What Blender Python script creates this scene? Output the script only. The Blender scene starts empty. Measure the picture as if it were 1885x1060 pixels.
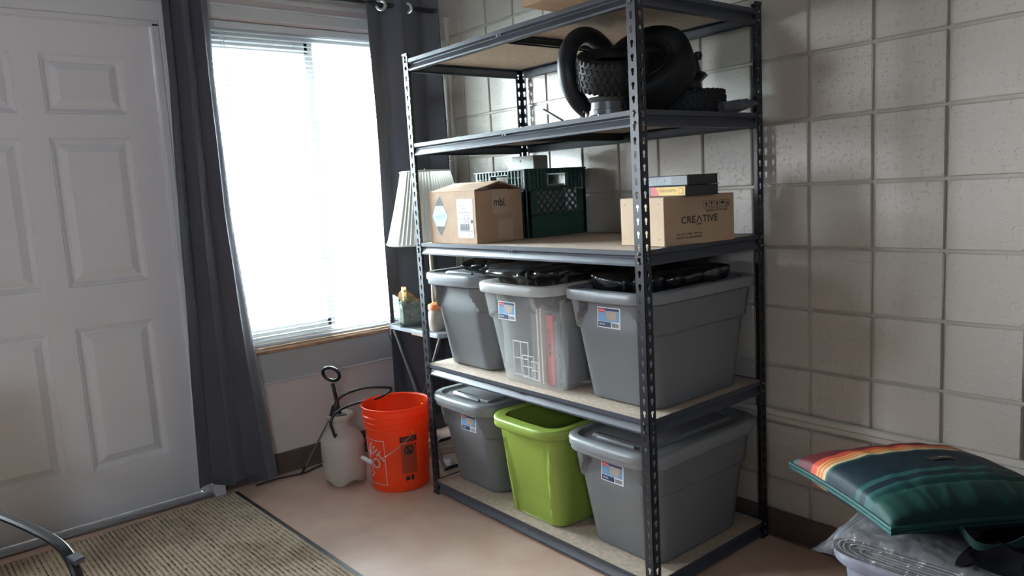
import bpy, bmesh, math, random
from mathutils import Vector, Matrix, noise
import numpy as np

random.seed(7)
SC = bpy.context.scene
COL = SC.collection
PI = math.pi
R_ = math.radians

# ------------------------------------------------------------------ camera, world, light, exposure
cam_d = bpy.data.cameras.new('camera')
cam = bpy.data.objects.new('camera', cam_d)
COL.objects.link(cam)
cam_d.sensor_width = 36.0
cam_d.lens = 26.33
cam_d.clip_start = 0.02
CR = ((0.6342632867589609, 0.7710696885038236, -0.05622827171749532),
      (-0.06591315005682824, 0.12639627418059632, 0.989787572422916),
      (-0.7703022392017993, 0.6240797363669806, -0.13099214837849615))
cam.matrix_world = Matrix(((CR[0][0], CR[1][0], -CR[2][0], 3.3546),
                           (CR[0][1], CR[1][1], -CR[2][1], -2.2691),
                           (CR[0][2], CR[1][2], -CR[2][2], 1.2685),
                           (0, 0, 0, 1)))
SC.camera = cam

world = bpy.data.worlds.new('world')
SC.world = world
world.use_nodes = True
bg = world.node_tree.nodes['Background']
bg.inputs[0].default_value = (0.86, 0.96, 1.05, 1)
bg.inputs[1].default_value = 245.0


def portal(name, loc, rot, sx, sy):
    d = bpy.data.lights.new(name, 'AREA')
    d.shape = 'RECTANGLE'
    d.size = sx
    d.size_y = sy
    d.cycles.is_portal = True
    o = bpy.data.objects.new(name, d)
    o.location = loc
    o.rotation_euler = rot
    COL.objects.link(o)
    return o


portal('window_portal', (-0.16, -0.765, 1.33), (0, R_(-90), 0), 1.48, 1.02)
portal('rear_fill_portal', (5.33, -3.75, 2.0), (0, R_(90), 0), .5, .7)  # portal of the added rear fill window
portal('side_window_portal', (-0.16, -3.15, 1.5), (0, R_(-90), 0), 1.0, .9)
SC.view_settings.view_transform = 'Standard'
SC.view_settings.look = 'None'
SC.view_settings.gamma = 1
SC.view_settings.use_curve_mapping = False
SC.view_settings.exposure = 0.0
SC.cycles.max_bounces = 10
SC.cycles.diffuse_bounces = 5
SC.cycles.transparent_max_bounces = 24
SC.cycles.sample_clamp_indirect = 6.0
SC.cycles.caustics_reflective = False
SC.cycles.caustics_refractive = False


# ------------------------------------------------------------------ materials
def mat(name, color, rough=0.5, metal=0.0, bump=None, var=None, spec=0.5, pits=None, trans=None, alpha=None, sheen=0.0, coat=0.0):
    """procedural principled material; bump=(scale,strength,dist) var=(scale,amount[,colour2])"""
    m = bpy.data.materials.new(name)
    m.use_nodes = True
    nt = m.node_tree
    b = nt.nodes['Principled BSDF']
    out = nt.nodes['Material Output']
    b.inputs['Roughness'].default_value = rough
    b.inputs['Metallic'].default_value = metal
    b.inputs['Specular IOR Level'].default_value = spec
    b.inputs['Base Color'].default_value = (*color, 1)
    if sheen:
        b.inputs['Sheen Weight'].default_value = sheen
    if coat:
        b.inputs['Coat Weight'].default_value = coat
    tc = nt.nodes.new('ShaderNodeTexCoord')
    if var:
        n = nt.nodes.new('ShaderNodeTexNoise')
        n.inputs['Scale'].default_value = var[0]
        n.inputs['Detail'].default_value = 5
        nt.links.new(tc.outputs['Object'], n.inputs['Vector'])
        r = nt.nodes.new('ShaderNodeValToRGB')
        c2 = var[2] if len(var) > 2 else tuple(c * (1 - var[1]) for c in color)
        r.color_ramp.elements[0].position = 0.35
        r.color_ramp.elements[1].position = 0.65
        r.color_ramp.elements[0].color = (*c2, 1)
        r.color_ramp.elements[1].color = (*color, 1)
        nt.links.new(n.outputs['Fac'], r.inputs['Fac'])
        nt.links.new(r.outputs['Color'], b.inputs['Base Color'])
    last = None
    if bump:
        n = nt.nodes.new('ShaderNodeTexNoise')
        n.inputs['Scale'].default_value = bump[0]
        n.inputs['Detail'].default_value = 4
        nt.links.new(tc.outputs['Object'], n.inputs['Vector'])
        bp = nt.nodes.new('ShaderNodeBump')
        bp.inputs['Strength'].default_value = bump[1]
        bp.inputs['Distance'].default_value = bump[2] if len(bump) > 2 else 0.002
        nt.links.new(n.outputs['Fac'], bp.inputs['Height'])
        last = bp
    if pits:
        v = nt.nodes.new('ShaderNodeTexNoise')
        v.inputs['Scale'].default_value = pits[0]
        v.inputs['Detail'].default_value = 2
        v.inputs['Roughness'].default_value = 0.75
        nt.links.new(tc.outputs['Object'], v.inputs['Vector'])
        rr = nt.nodes.new('ShaderNodeValToRGB')
        rr.color_ramp.elements[0].position = 0.30
        rr.color_ramp.elements[1].position = 0.42
        nt.links.new(v.outputs['Fac'], rr.inputs['Fac'])
        bp = nt.nodes.new('ShaderNodeBump')
        bp.inputs['Strength'].default_value = pits[1]
        bp.inputs['Distance'].default_value = 0.003
        nt.links.new(rr.outputs['Color'], bp.inputs['Height'])
        if last:
            nt.links.new(last.outputs['Normal'], bp.inputs['Normal'])
        last = bp
    if last:
        nt.links.new(last.outputs['Normal'], b.inputs['Normal'])
    sh = b
    if trans:      # (weight, colour): light passes diffusely through thin plastic or cloth
        t = nt.nodes.new('ShaderNodeBsdfTranslucent')
        t.inputs['Color'].default_value = (*trans[1], 1)
        mx = nt.nodes.new('ShaderNodeMixShader')
        mx.inputs[0].default_value = trans[0]
        nt.links.new(b.outputs[0], mx.inputs[1])
        nt.links.new(t.outputs[0], mx.inputs[2])
        sh = mx
    if alpha is not None:
        t = nt.nodes.new('ShaderNodeBsdfTransparent')
        mx = nt.nodes.new('ShaderNodeMixShader')
        mx.inputs[0].default_value = alpha
        nt.links.new(t.outputs[0], mx.inputs[1])
        nt.links.new(sh.outputs[0], mx.inputs[2])
        sh = mx
    if sh is not b:
        nt.links.new(sh.outputs[0], out.inputs['Surface'])
    return m


def glass_mat(name, tint, gloss=0.12):
    m = bpy.data.materials.new(name)
    m.use_nodes = True
    nt = m.node_tree
    nt.nodes.remove(nt.nodes['Principled BSDF'])
    out = nt.nodes['Material Output']
    t = nt.nodes.new('ShaderNodeBsdfTransparent')
    t.inputs[0].default_value = (*tint, 1)
    g = nt.nodes.new('ShaderNodeBsdfGlossy')
    g.inputs['Roughness'].default_value = 0.03
    f = nt.nodes.new('ShaderNodeLayerWeight')
    f.inputs[0].default_value = 0.25
    mu = nt.nodes.new('ShaderNodeMath')
    mu.operation = 'MULTIPLY_ADD'
    mu.inputs[1].default_value = 0.7
    mu.inputs[2].default_value = gloss * 0.3
    nt.links.new(f.outputs['Fresnel'], mu.inputs[0])
    mx = nt.nodes.new('ShaderNodeMixShader')
    nt.links.new(mu.outputs[0], mx.inputs[0])
    nt.links.new(t.outputs[0], mx.inputs[1])
    nt.links.new(g.outputs[0], mx.inputs[2])
    nt.links.new(mx.outputs[0], out.inputs['Surface'])
    return m


M = {}
M['block'] = mat('painted_block', (0.53, 0.50, 0.44), 0.42, bump=(55, 0.35, 0.003), pits=(70, 0.45), var=(3, 0.06))
M['mortar'] = mat('painted_mortar', (0.50, 0.47, 0.41), 0.55, bump=(60, 0.5, 0.003), var=(9, 0.12))
M['conduit'] = mat('painted_conduit', (0.56, 0.53, 0.47), 0.4, bump=(20, 0.1))
M['plaster'] = mat('mauve_plaster', (0.68, 0.585, 0.56), 0.7, bump=(30, 0.15), var=(4, 0.05))
M['apron'] = mat('grey_panel', (0.40, 0.40, 0.395), 0.55, bump=(40, 0.1), var=(5, 0.05))
M['trim'] = mat('white_trim', (0.64, 0.635, 0.635), 0.38, bump=(30, 0.05), var=(4, 0.04))
M['door'] = mat('door_paint', (0.70, 0.685, 0.69), 0.36, bump=(70, 0.06), var=(3, 0.03))
M['baseboard'] = mat('brown_vinyl_base', (0.12, 0.085, 0.07), 0.5, bump=(25, 0.1), var=(7, 0.2))
M['ceiling'] = mat('ceiling_paint', (0.5, 0.5, 0.49), 0.8, var=(5, 0.05))
M['wood'] = mat('varnished_wood', (0.42, 0.24, 0.14), 0.45, var=(12, 0.35), bump=(30, 0.1))
M['plank'] = mat('pale_wood', (0.35, 0.28, 0.2), 0.7, var=(15, 0.3))
M['metal_post'] = mat('black_powder_coat', (0.020, 0.022, 0.028), 0.36, spec=0.35, bump=(300, 0.12, 0.0005), var=(20, 0.15))
M['metal_beam'] = mat('dark_powder_coat', (0.050, 0.056, 0.072), 0.46, spec=0.4, bump=(300, 0.1, 0.0005), var=(12, 0.15))
M['rivet'] = mat('rivet_steel', (0.16, 0.17, 0.19), 0.35, 0.7, var=(30, 0.1))
M['tan_board'] = mat('particle_board', (0.50, 0.40, 0.31), 0.75, var=(60, 0.22), bump=(120, 0.15, 0.001))
M['tote'] = mat('grey_plastic', (0.155, 0.162, 0.17), 0.42, var=(5, 0.08), bump=(160, 0.08, 0.0006))
M['tote_rim'] = mat('light_grey_plastic', (0.22, 0.23, 0.24), 0.36, var=(5, 0.08), bump=(160, 0.06, 0.0006))
M['tote_lilac'] = mat('pale_lilac_plastic', (0.125, 0.13, 0.165), 0.4, var=(5, 0.06))
M['green_tote'] = mat('lime_plastic', (0.27, 0.37, 0.06), 0.4, var=(6, 0.1), bump=(120, 0.06, 0.0006))
M['clear_tote'] = mat('cloudy_plastic', (0.82, 0.83, 0.81), 0.3, trans=(0.40, (0.9, 0.9, 0.88)), alpha=0.20, var=(4, 0.05))
M['clear_rim'] = mat('cloudy_plastic_rim', (0.74, 0.75, 0.73), 0.3, trans=(0.4, (0.8, 0.8, 0.78)), alpha=0.85, var=(4, 0.05))
M['bag'] = mat('black_bag_film', (0.010, 0.011, 0.013), 0.20, spec=1.0, var=(6, 0.3), bump=(9, 0.55, 0.02))
M['cardboard'] = mat('cardboard', (0.46, 0.31, 0.20), 0.78, var=(18, 0.12), bump=(80, 0.1, 0.001))
M['cardboard2'] = mat('tan_cardboard', (0.42, 0.29, 0.18), 0.75, var=(14, 0.08), bump=(80, 0.06, 0.001))
M['cardboard_pale'] = mat('pale_cardboard', (0.58, 0.42, 0.28), 0.75, var=(14, 0.08))
M['card_dark'] = mat('cardboard_inside', (0.24, 0.16, 0.11), 0.85, var=(18, 0.12))
M['tape'] = mat('packing_tape', (0.53, 0.40, 0.29), 0.25, var=(8, 0.1))
M['ink'] = mat('black_ink', (0.018, 0.017, 0.017), 0.6, var=(40, 0.1))
M['ink_grey'] = mat('grey_ink', (0.10, 0.10, 0.11), 0.6, var=(40, 0.1))
M['paper'] = mat('white_paper', (0.72, 0.73, 0.74), 0.6, var=(20, 0.04))
M['paper_blue'] = mat('blue_print', (0.16, 0.33, 0.55), 0.5, var=(20, 0.15))
M['navy'] = mat('navy_print', (0.02, 0.035, 0.10), 0.5, var=(20, 0.1))
M['red_print'] = mat('red_print', (0.62, 0.06, 0.06), 0.5, var=(20, 0.1))
M['tan_print'] = mat('tan_print', (0.42, 0.35, 0.28), 0.5, var=(20, 0.1))
M['yellow_print'] = mat('yellow_print', (0.72, 0.44, 0.08), 0.5, var=(20, 0.1))
M['silver_print'] = mat('grey_card', (0.35, 0.37, 0.39), 0.4, var=(20, 0.1))
M['black_plastic'] = mat('black_plastic', (0.014, 0.015, 0.017), 0.38, var=(20, 0.1), bump=(150, 0.1, 0.0005))
M['rubber'] = mat('black_rubber', (0.013, 0.014, 0.015), 0.6, spec=0.25, var=(20, 0.25), bump=(60, 0.2, 0.001))
M['rubber_smooth'] = mat('smooth_rubber', (0.013, 0.014, 0.016), 0.45, spec=0.3, var=(8, 0.15))
M['hub'] = mat('grey_painted_steel', (0.13, 0.135, 0.145), 0.35, 0.5, var=(15, 0.15))
M['hub_dark'] = mat('dark_painted_steel', (0.012, 0.013, 0.014), 0.45, 0.1, var=(15, 0.15))
M['chrome'] = mat('chrome', (0.6, 0.6, 0.6), 0.18, 1.0, var=(15, 0.1))
M['steel'] = mat('dull_steel', (0.30, 0.30, 0.31), 0.35, 0.8, var=(15, 0.15))
M['crate'] = mat('green_crate_plastic', (0.010, 0.048, 0.037), 0.42, var=(10, 0.12))
M['curtain'] = mat('charcoal_cloth', (0.088, 0.092, 0.116), 0.46, spec=0.5, bump=(260, 0.15, 0.0005), var=(3, 0.12), sheen=0.2, trans=(0.07, (0.35, 0.27, 0.22)))
M['slat'] = mat('white_slat', (0.80, 0.82, 0.82), 0.4, trans=(0.12, (0.8, 0.82, 0.8)), var=(3, 0.03))
M['shade'] = mat('pleated_cloth', (0.68, 0.69, 0.64), 0.7, trans=(0.35, (0.75, 0.74, 0.66)), var=(5, 0.04))
M['brass'] = mat('aged_brass', (0.40, 0.33, 0.22), 0.4, 0.8, var=(15, 0.2))
M['orange_bucket'] = mat('orange_plastic', (0.95, 0.085, 0.018), 0.34, trans=(0.32, (1.0, 0.10, 0.02)), var=(4, 0.08))
M['bucket_white'] = mat('white_print', (0.70, 0.52, 0.50), 0.5, var=(10, 0.1))
M['bucket_brown'] = mat('faded_print', (0.30, 0.035, 0.015), 0.5, var=(10, 0.1))
M['jug'] = mat('milky_plastic', (0.74, 0.70, 0.64), 0.38, trans=(0.35, (0.75, 0.70, 0.62)), var=(5, 0.04))
M['floor'] = mat('speckled_linoleum', (0.60, 0.435, 0.335), 0.50, var=(7, 0.25, (0.53, 0.355, 0.27)), bump=(14, 0.05, 0.001))
M['mat_rubber'] = mat('mat_border_rubber', (0.045, 0.047, 0.05), 0.55, var=(10, 0.2))
M['glass'] = glass_mat('clear_glass', (0.93, 0.97, 0.95))
M['tinted_pane'] = glass_mat('tinted_window_glass', (0.47, 0.48, 0.50), 0.05)  # tint dims the added rear window to fill level
M['tinted_pane2'] = glass_mat('dark_window_glass', (0.80, 0.79, 0.785), 0.05)
M['pane'] = glass_mat('window_glass', (0.94, 0.97, 0.96), 0.05)
M['film'] = mat('clear_film', (0.5, 0.5, 0.52), 0.10, alpha=0.10, spec=1.0, bump=(30, 1.0, 0.012), var=(5, 0.1))
M['newsprint'] = mat('folded_sheet', (0.085, 0.082, 0.085), 0.6, var=(14, 0.3))
M['foam'] = mat('ochre_foam', (0.62, 0.36, 0.12), 0.8, var=(25, 0.2), bump=(90, 0.3))
M['stones'] = mat('grey_gravel', (0.48, 0.49, 0.45), 0.7, var=(60, 0.5), bump=(60, 0.6))
M['orange'] = mat('orange_plastic_lid', (0.60, 0.16, 0.04), 0.45, var=(10, 0.1))
M['tan_jar'] = mat('tan_ceramic', (0.36, 0.30, 0.24), 0.35, var=(18, 0.3))
M['table'] = mat('grey_table_top', (0.26, 0.27, 0.29), 0.28, var=(8, 0.15))
M['asphalt'] = mat('asphalt', (0.22, 0.22, 0.22), 0.85, var=(3, 0.15), bump=(30, 0.2))
M['siding'] = mat('pale_siding', (0.62, 0.64, 0.66), 0.7, var=(2, 0.05))
M['car_white'] = mat('car_paint', (0.12, 0.13, 0.15), 0.3, var=(2, 0.05))


def carpet_mat():
    m = bpy.data.materials.new('mat_pile')
    m.use_nodes = True
    nt = m.node_tree
    b = nt.nodes['Principled BSDF']
    b.inputs['Roughness'].default_value = 0.95
    b.inputs['Specular IOR Level'].default_value = 0.1
    tc = nt.nodes.new('ShaderNodeTexCoord')
    n1 = nt.nodes.new('ShaderNodeTexNoise')
    n1.inputs['Scale'].default_value = 3.0
    n1.inputs['Detail'].default_value = 6
    nt.links.new(tc.outputs['Object'], n1.inputs['Vector'])
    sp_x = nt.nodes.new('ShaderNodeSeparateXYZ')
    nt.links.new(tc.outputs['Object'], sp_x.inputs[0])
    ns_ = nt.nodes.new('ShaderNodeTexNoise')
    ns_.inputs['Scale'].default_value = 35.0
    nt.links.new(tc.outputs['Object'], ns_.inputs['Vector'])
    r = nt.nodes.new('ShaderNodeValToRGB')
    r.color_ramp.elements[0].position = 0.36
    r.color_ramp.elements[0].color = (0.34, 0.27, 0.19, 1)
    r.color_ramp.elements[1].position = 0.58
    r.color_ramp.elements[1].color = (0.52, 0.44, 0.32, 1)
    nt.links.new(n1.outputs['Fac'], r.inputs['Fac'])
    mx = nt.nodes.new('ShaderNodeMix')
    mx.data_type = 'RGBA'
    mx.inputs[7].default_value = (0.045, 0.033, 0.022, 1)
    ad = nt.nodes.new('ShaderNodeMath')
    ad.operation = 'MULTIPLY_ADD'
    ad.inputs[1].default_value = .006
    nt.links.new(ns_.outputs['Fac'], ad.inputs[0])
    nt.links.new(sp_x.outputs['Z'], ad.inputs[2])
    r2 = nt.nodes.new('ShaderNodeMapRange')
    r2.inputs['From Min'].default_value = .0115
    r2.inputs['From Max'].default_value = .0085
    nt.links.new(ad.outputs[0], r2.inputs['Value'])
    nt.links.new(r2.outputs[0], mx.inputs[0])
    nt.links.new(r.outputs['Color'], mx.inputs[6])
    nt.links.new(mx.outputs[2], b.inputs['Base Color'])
    return m


M['pile'] = carpet_mat()


# ------------------------------------------------------------------ mesh helpers
class MB:
    def __init__(s):
        s.v = []
        s.f = []
        s.m = []

    def add(s, verts, faces, mi=0):
        o = len(s.v)
        s.v.extend([tuple(p) for p in verts])
        for f in faces:
            s.f.append([i + o for i in f])
            s.m.append(mi)
        return s

    def box(s, c, d, mi=0, rot=None, bev=0.0):
        hx, hy, hz = d[0] / 2, d[1] / 2, d[2] / 2
        b = min(bev, hx * .9, hy * .9, hz * .9)
        if b <= 0:
            vs = [Vector((x * hx, y * hy, z * hz)) for x in (-1, 1) for y in (-1, 1) for z in (-1, 1)]
            fs = [(0, 1, 3, 2), (4, 6, 7, 5), (0, 4, 5, 1), (2, 3, 7, 6), (0, 2, 6, 4), (1, 5, 7, 3)]
        else:
            vs = []
            idx = {}
            for x in (-1, 1):
                for y in (-1, 1):
                    for z in (-1, 1):
                        for a in range(3):
                            p = [x * (hx - b), y * (hy - b), z * (hz - b)]
                            p[a] = (x * hx, y * hy, z * hz)[a]
                            idx[(x, y, z, a)] = len(vs)
                            vs.append(Vector(p))
            fs = []
            I = lambda x, y, z, a: idx[(x, y, z, a)]
            for sgn in (-1, 1):
                q = [I(sgn, -1, -1, 0), I(sgn, 1, -1, 0), I(sgn, 1, 1, 0), I(sgn, -1, 1, 0)]
                fs.append(q if sgn > 0 else q[::-1])
                q = [I(-1, sgn, -1, 1), I(-1, sgn, 1, 1), I(1, sgn, 1, 1), I(1, sgn, -1, 1)]
                fs.append(q if sgn > 0 else q[::-1])
                q = [I(-1, -1, sgn, 2), I(1, -1, sgn, 2), I(1, 1, sgn, 2), I(-1, 1, sgn, 2)]
                fs.append(q if sgn > 0 else q[::-1])
            for p in (-1, 1):
                for q in (-1, 1):
                    fs.append([I(-1, p, q, 1), I(1, p, q, 1), I(1, p, q, 2), I(-1, p, q, 2)])
                    fs.append([I(p, -1, q, 0), I(p, 1, q, 0), I(p, 1, q, 2), I(p, -1, q, 2)])
                    fs.append([I(p, q, -1, 0), I(p, q, 1, 0), I(p, q, 1, 1), I(p, q, -1, 1)])
            for x in (-1, 1):
                for y in (-1, 1):
                    for z in (-1, 1):
                        fs.append([I(x, y, z, 0), I(x, y, z, 1), I(x, y, z, 2)])
        if rot is not None:
            vs = [rot @ v for v in vs]
        c = Vector(c)
        return s.add([v + c for v in vs], fs, mi)

    def bar(s, p0, p1, w, h, mi=0, up=(0, 0, 1), bev=0.0):
        p0, p1 = Vector(p0), Vector(p1)
        d = p1 - p0
        L = d.length
        z = d.normalized()
        u = Vector(up)
        if abs(z.dot(u)) > .98:
            u = Vector((1, 0, 0))
        x = u.cross(z).normalized()
        y = z.cross(x)
        rot = Matrix((x, y, z)).transposed()
        return s.box((p0 + p1) / 2, (w, h, L), mi, rot, bev)

    def tube(s, pts, r, n=8, closed=False, mi=0, caps=True, smooth=0):
        pts = [Vector(p) for p in pts]
        if smooth:
            pts = catmull(pts, smooth, closed)
        N = len(pts)
        rr = r if hasattr(r, '__len__') else [r] * N
        if len(rr) != N:
            rr = [rr[min(len(rr) - 1, int(i * len(rr) / N))] for i in range(N)]
        up = Vector((0.13, 0.21, 1)).normalized()
        rings = []
        x = None
        for i, p in enumerate(pts):
            a = pts[i - 1] if (i > 0 or closed) else p
            b = pts[(i + 1) % N] if (i < N - 1 or closed) else p
            t = (b - a).normalized()
            if x is None:
                x = up.cross(t).normalized()
            x = (x - t * x.dot(t)).normalized()
            y = t.cross(x)
            rings.append([p + (x * math.cos(k * 2 * PI / n) + y * math.sin(k * 2 * PI / n)) * rr[i] for k in range(n)])
        vs = [v for g in rings for v in g]
        fs = []
        for i in range(N if closed else N - 1):
            j = (i + 1) % N
            for k in range(n):
                l = (k + 1) % n
                fs.append((i * n + k, i * n + l, j * n + l, j * n + k))
        if caps and not closed:
            fs.append(list(range(n))[::-1])
            fs.append([(N - 1) * n + k for k in range(n)])
        return s.add(vs, fs, mi)

    def lathe(s, prof, n=32, c=(0, 0, 0), rot=None, mi=0, sx=1, sy=1, closed=False, fn=None):
        vs = []
        fs = []
        for r, z in prof:
            for k in range(n):
                a = k * 2 * PI / n
                rad = r if fn is None else fn(r, z, a)
                vs.append(Vector((rad * math.cos(a) * sx, rad * math.sin(a) * sy, z)))
        P = len(prof)
        for i in range(P if closed else P - 1):
            j = (i + 1) % P
            for k in range(n):
                l = (k + 1) % n
                fs.append((i * n + k, i * n + l, j * n + l, j * n + k))
        if rot is not None:
            vs = [rot @ v for v in vs]
        c = Vector(c)
        return s.add([v + c for v in vs], fs, mi)

    def rings(s, rings, mi=0, cap0=False, cap1=False):
        n = len(rings[0])
        vs = [p for g in rings for p in g]
        fs = []
        for i in range(len(rings) - 1):
            for k in range(n):
                l = (k + 1) % n
                fs.append((i * n + k, i * n + l, (i + 1) * n + l, (i + 1) * n + k))
        if cap0:
            fs.append(list(range(n))[::-1])
        if cap1:
            fs.append([(len(rings) - 1) * n + k for k in range(n)])
        return s.add(vs, fs, mi)

    def grid(s, fn, nu, nv, mi=0):
        vs = [fn(i / nu, j / nv) for j in range(nv + 1) for i in range(nu + 1)]
        w = nu + 1
        fs = [(j * w + i, j * w + i + 1, (j + 1) * w + i + 1, (j + 1) * w + i) for j in range(nv) for i in range(nu)]
        return s.add(vs, fs, mi)

    def mesh(s, name, mats, sharp=35):
        me = bpy.data.meshes.new(name)
        me.from_pydata([tuple(v) for v in s.v], [], s.f)
        for m in (mats if isinstance(mats, (list, tuple)) else [mats]):
            me.materials.append(m)
        me.polygons.foreach_set('material_index', s.m)
        me.update()
        bm = bmesh.new()
        bm.from_mesh(me)
        bmesh.ops.recalc_face_normals(bm, faces=bm.faces)
        bm.to_mesh(me)
        bm.free()
        if sharp:
            me.polygons.foreach_set('use_smooth', [True] * len(me.polygons))
            me.set_sharp_from_angle(angle=R_(sharp))
        return me

    def build(s, name, mats, parent=None, sharp=35):
        o = bpy.data.objects.new(name, s.mesh(name, mats, sharp))
        COL.objects.link(o)
        if parent:
            o.parent = parent
        return o


def catmull(pts, k, closed=False):
    out = []
    N = len(pts)
    rng = N if closed else N - 1
    for i in range(rng):
        p0 = pts[(i - 1) % N] if (closed or i > 0) else pts[0]
        p1 = pts[i]
        p2 = pts[(i + 1) % N]
        p3 = pts[(i + 2) % N] if (closed or i < N - 2) else pts[-1]
        for j in range(k):
            t = j / k
            out.append(0.5 * ((2 * p1) + (p2 - p0) * t + (2 * p0 - 5 * p1 + 4 * p2 - p3) * t * t + (3 * p1 - p0 - 3 * p2 + p3) * t ** 3))
    if not closed:
        out.append(pts[-1])
    return out


def tag(o, label=None, cat=None, group=None, kind=None):
    if label:
        o['label'] = label
    if cat:
        o['category'] = cat
    if group:
        o['group'] = group
    if kind:
        o['kind'] = kind
    return o


def thing(name, label, cat, loc=(0, 0, 0), rotz=0.0, group=None):
    o = bpy.data.objects.new(name, None)
    o.empty_display_size = 0.05
    COL.objects.link(o)
    o.location = loc
    o.rotation_euler = (0, 0, rotz)
    return tag(o, label, cat, group)


def rotm(ax=0, ay=0, az=0):
    return Matrix.Rotation(az, 3, 'Z') @ Matrix.Rotation(ay, 3, 'Y') @ Matrix.Rotation(ax, 3, 'X')


_tc = {}


def text_geo(body, size, spacing=1.0):
    key = (body, spacing)
    if key not in _tc:
        cu = bpy.data.curves.new('txt', 'FONT')
        cu.body = body
        cu.size = 1.0
        cu.space_character = spacing
        cu.align_x = 'CENTER'
        cu.align_y = 'CENTER'
        cu.resolution_u = 3
        cu.offset = .012
        ob = bpy.data.objects.new('txt', cu)
        COL.objects.link(ob)
        dg = bpy.context.evaluated_depsgraph_get()
        dg.update()
        me = bpy.data.meshes.new_from_object(ob.evaluated_get(dg))
        _tc[key] = ([(v.co.x, v.co.y) for v in me.vertices], [list(p.vertices) for p in me.polygons])
        bpy.data.objects.remove(ob)
        bpy.data.curves.remove(cu)
        bpy.data.meshes.remove(me)
    vs, fs = _tc[key]
    return [(x * size, y * size) for x, y in vs], fs


def decal_text(mb, body, size, fn, cx=0, cy=0, rot=0, mi=0, spacing=1.0, sx=1.0):
    """flat print: fn(u,v) maps to the surface"""
    vs, fs = text_geo(body, size, spacing)
    c, s = math.cos(rot), math.sin(rot)
    out = []
    for x, y in vs:
        x *= sx
        out.append(fn(cx + x * c - y * s, cy + x * s + y * c))
    mb.add(out, fs, mi)


def decal_rect(mb, fn, u0, v0, u1, v1, mi=0, n=1, k=1):
    mb.grid(lambda a, b: fn(u0 + (u1 - u0) * a, v0 + (v1 - v0) * b), n, k, mi)


def decal_poly(mb, fn, pts, mi=0):
    mb.add([fn(*p) for p in pts], [list(range(len(pts)))], mi)


# ================================================================== THE SETTING
BX0, BZ0, BS = 0.059, 0.0103, 0.2032
XR, YB, ZC = 5.3, -4.3, 2.47

# floor
f = MB()
f.box((XR / 2, YB / 2, -0.03), (XR + .3, -YB + .3, 0.06))
tag(f.build('floor', M['floor'], sharp=0), kind='structure')
# ceiling
f = MB()
f.box((XR / 2, YB / 2, ZC + 0.04), (XR + .3, -YB + .3, 0.08))
tag(f.build('ceiling', M['ceiling'], sharp=0), kind='structure')

# block wall (right): recessed mortar bed with every block standing proud of it
w = MB()
w.box((XR / 2, 0.0885, ZC / 2), (XR, 0.16, ZC), 0)
w.box(((3.75 + XR) / 2, 0.02, ZC / 2), (XR - 3.75, 0.038, ZC), 0)
wr = tag(w.build('wall_right', M['mortar'], sharp=0), kind='structure')
J = 0.0085


def block_mesh(wd, ht, seed):
    rnd = random.Random(seed)
    b = MB()
    b.box((0, 0.016, 0), (wd - J, 0.032, ht - J), 0, None, 0.0035)
    vs = []
    for (x, y, z) in b.v:
        j = 0.0011
        vs.append((x + rnd.uniform(-j, j), y + (rnd.uniform(-.0012, .0012) if y < .01 else 0), z + rnd.uniform(-j, j)))
    b.v = vs
    return b.mesh('block', M['block'], 0)


full = [block_mesh(BS, BS, i) for i in range(5)]
narrow = block_mesh(BX0, BS, 50)
sill = block_mesh(BS, BZ0 + J, 51)
for c in range(-1, 18):
    for r in range(0, 12):
        z0 = BZ0 + r * BS
        h = min(BS, ZC - z0)
        if c < 0:
            me, x = narrow, BX0 / 2
        else:
            me, x = random.choice(full), BX0 + (c + .5) * BS
        o = bpy.data.objects.new('block', me)
        COL.objects.link(o)
        o.location = (x, random.uniform(-.0008, .0008), z0 + h / 2)
        o.rotation_euler = (random.uniform(-.003, .003), 0, random.uniform(-.004, .004))
        if h < BS:
            o.scale = (1, 1, h / BS)
        o.parent = wr
# low conduit and vertical conduit painted over
c_ = MB()
c_.box((2.35, -0.009, 0.456), (5.0 - 0.4, 0.020, 0.022), 0, None, .004)
c_.box((2.35, -0.0055, 0.434), (5.0 - 0.4, 0.011, 0.018), 0, None, .002)
tag(c_.build('trim_1', M['conduit']), 'thin painted raceway running level along the block wall', kind='structure')
c_ = MB()
c_.box((0.160, -0.011, 1.065), (0.026, 0.022, 2.12), 0, None, .004)
c_.box((0.160, -0.013, 2.128), (0.034, 0.026, 0.02), 0, None, .003)
tag(c_.build('trim_2', M['conduit']), 'upright painted raceway in the corner beside the curtain', kind='structure')
b_ = MB()
b_.box((XR / 2 + .01, -0.004, 0.051), (XR - .02, 0.007, 0.102), 0, None, .003)
b_.box((XR / 2 + .01, -0.010, 0.006), (XR - .02, 0.010, 0.012), 0, None, .003)
tag(b_.build('baseboard_right', M['baseboard']), kind='structure')

# window wall (left), x = 0
WY0, WY1, WZ0, WZ1 = -1.27, -0.26, 0.60, 2.065
DY0, DY1, DZ = -2.285, -1.335, 2.03
w = MB()
T = 0.15


def wslab(y0, y1, z0, z1, mi=0):
    w.box((-T / 2, (y0 + y1) / 2, (z0 + z1) / 2), (T, y1 - y0, z1 - z0), mi)


wslab(YB, -3.6, 0, ZC)
wslab(-2.7, DY0, 0, ZC)
wslab(-3.6, -2.7, 0, 1.0)
wslab(-3.6, -2.7, 2.0, ZC)
wslab(DY0, DY1, DZ, ZC)
wslab(DY1, WY0, 0, ZC)
wslab(WY0, WY1, 0, WZ0 - .02)
wslab(WY0, WY1, WZ1, ZC)
wslab(WY1, 0, 0, ZC)
tag(w.build('wall_left', M['plaster'], sharp=0), kind='structure')
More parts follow.
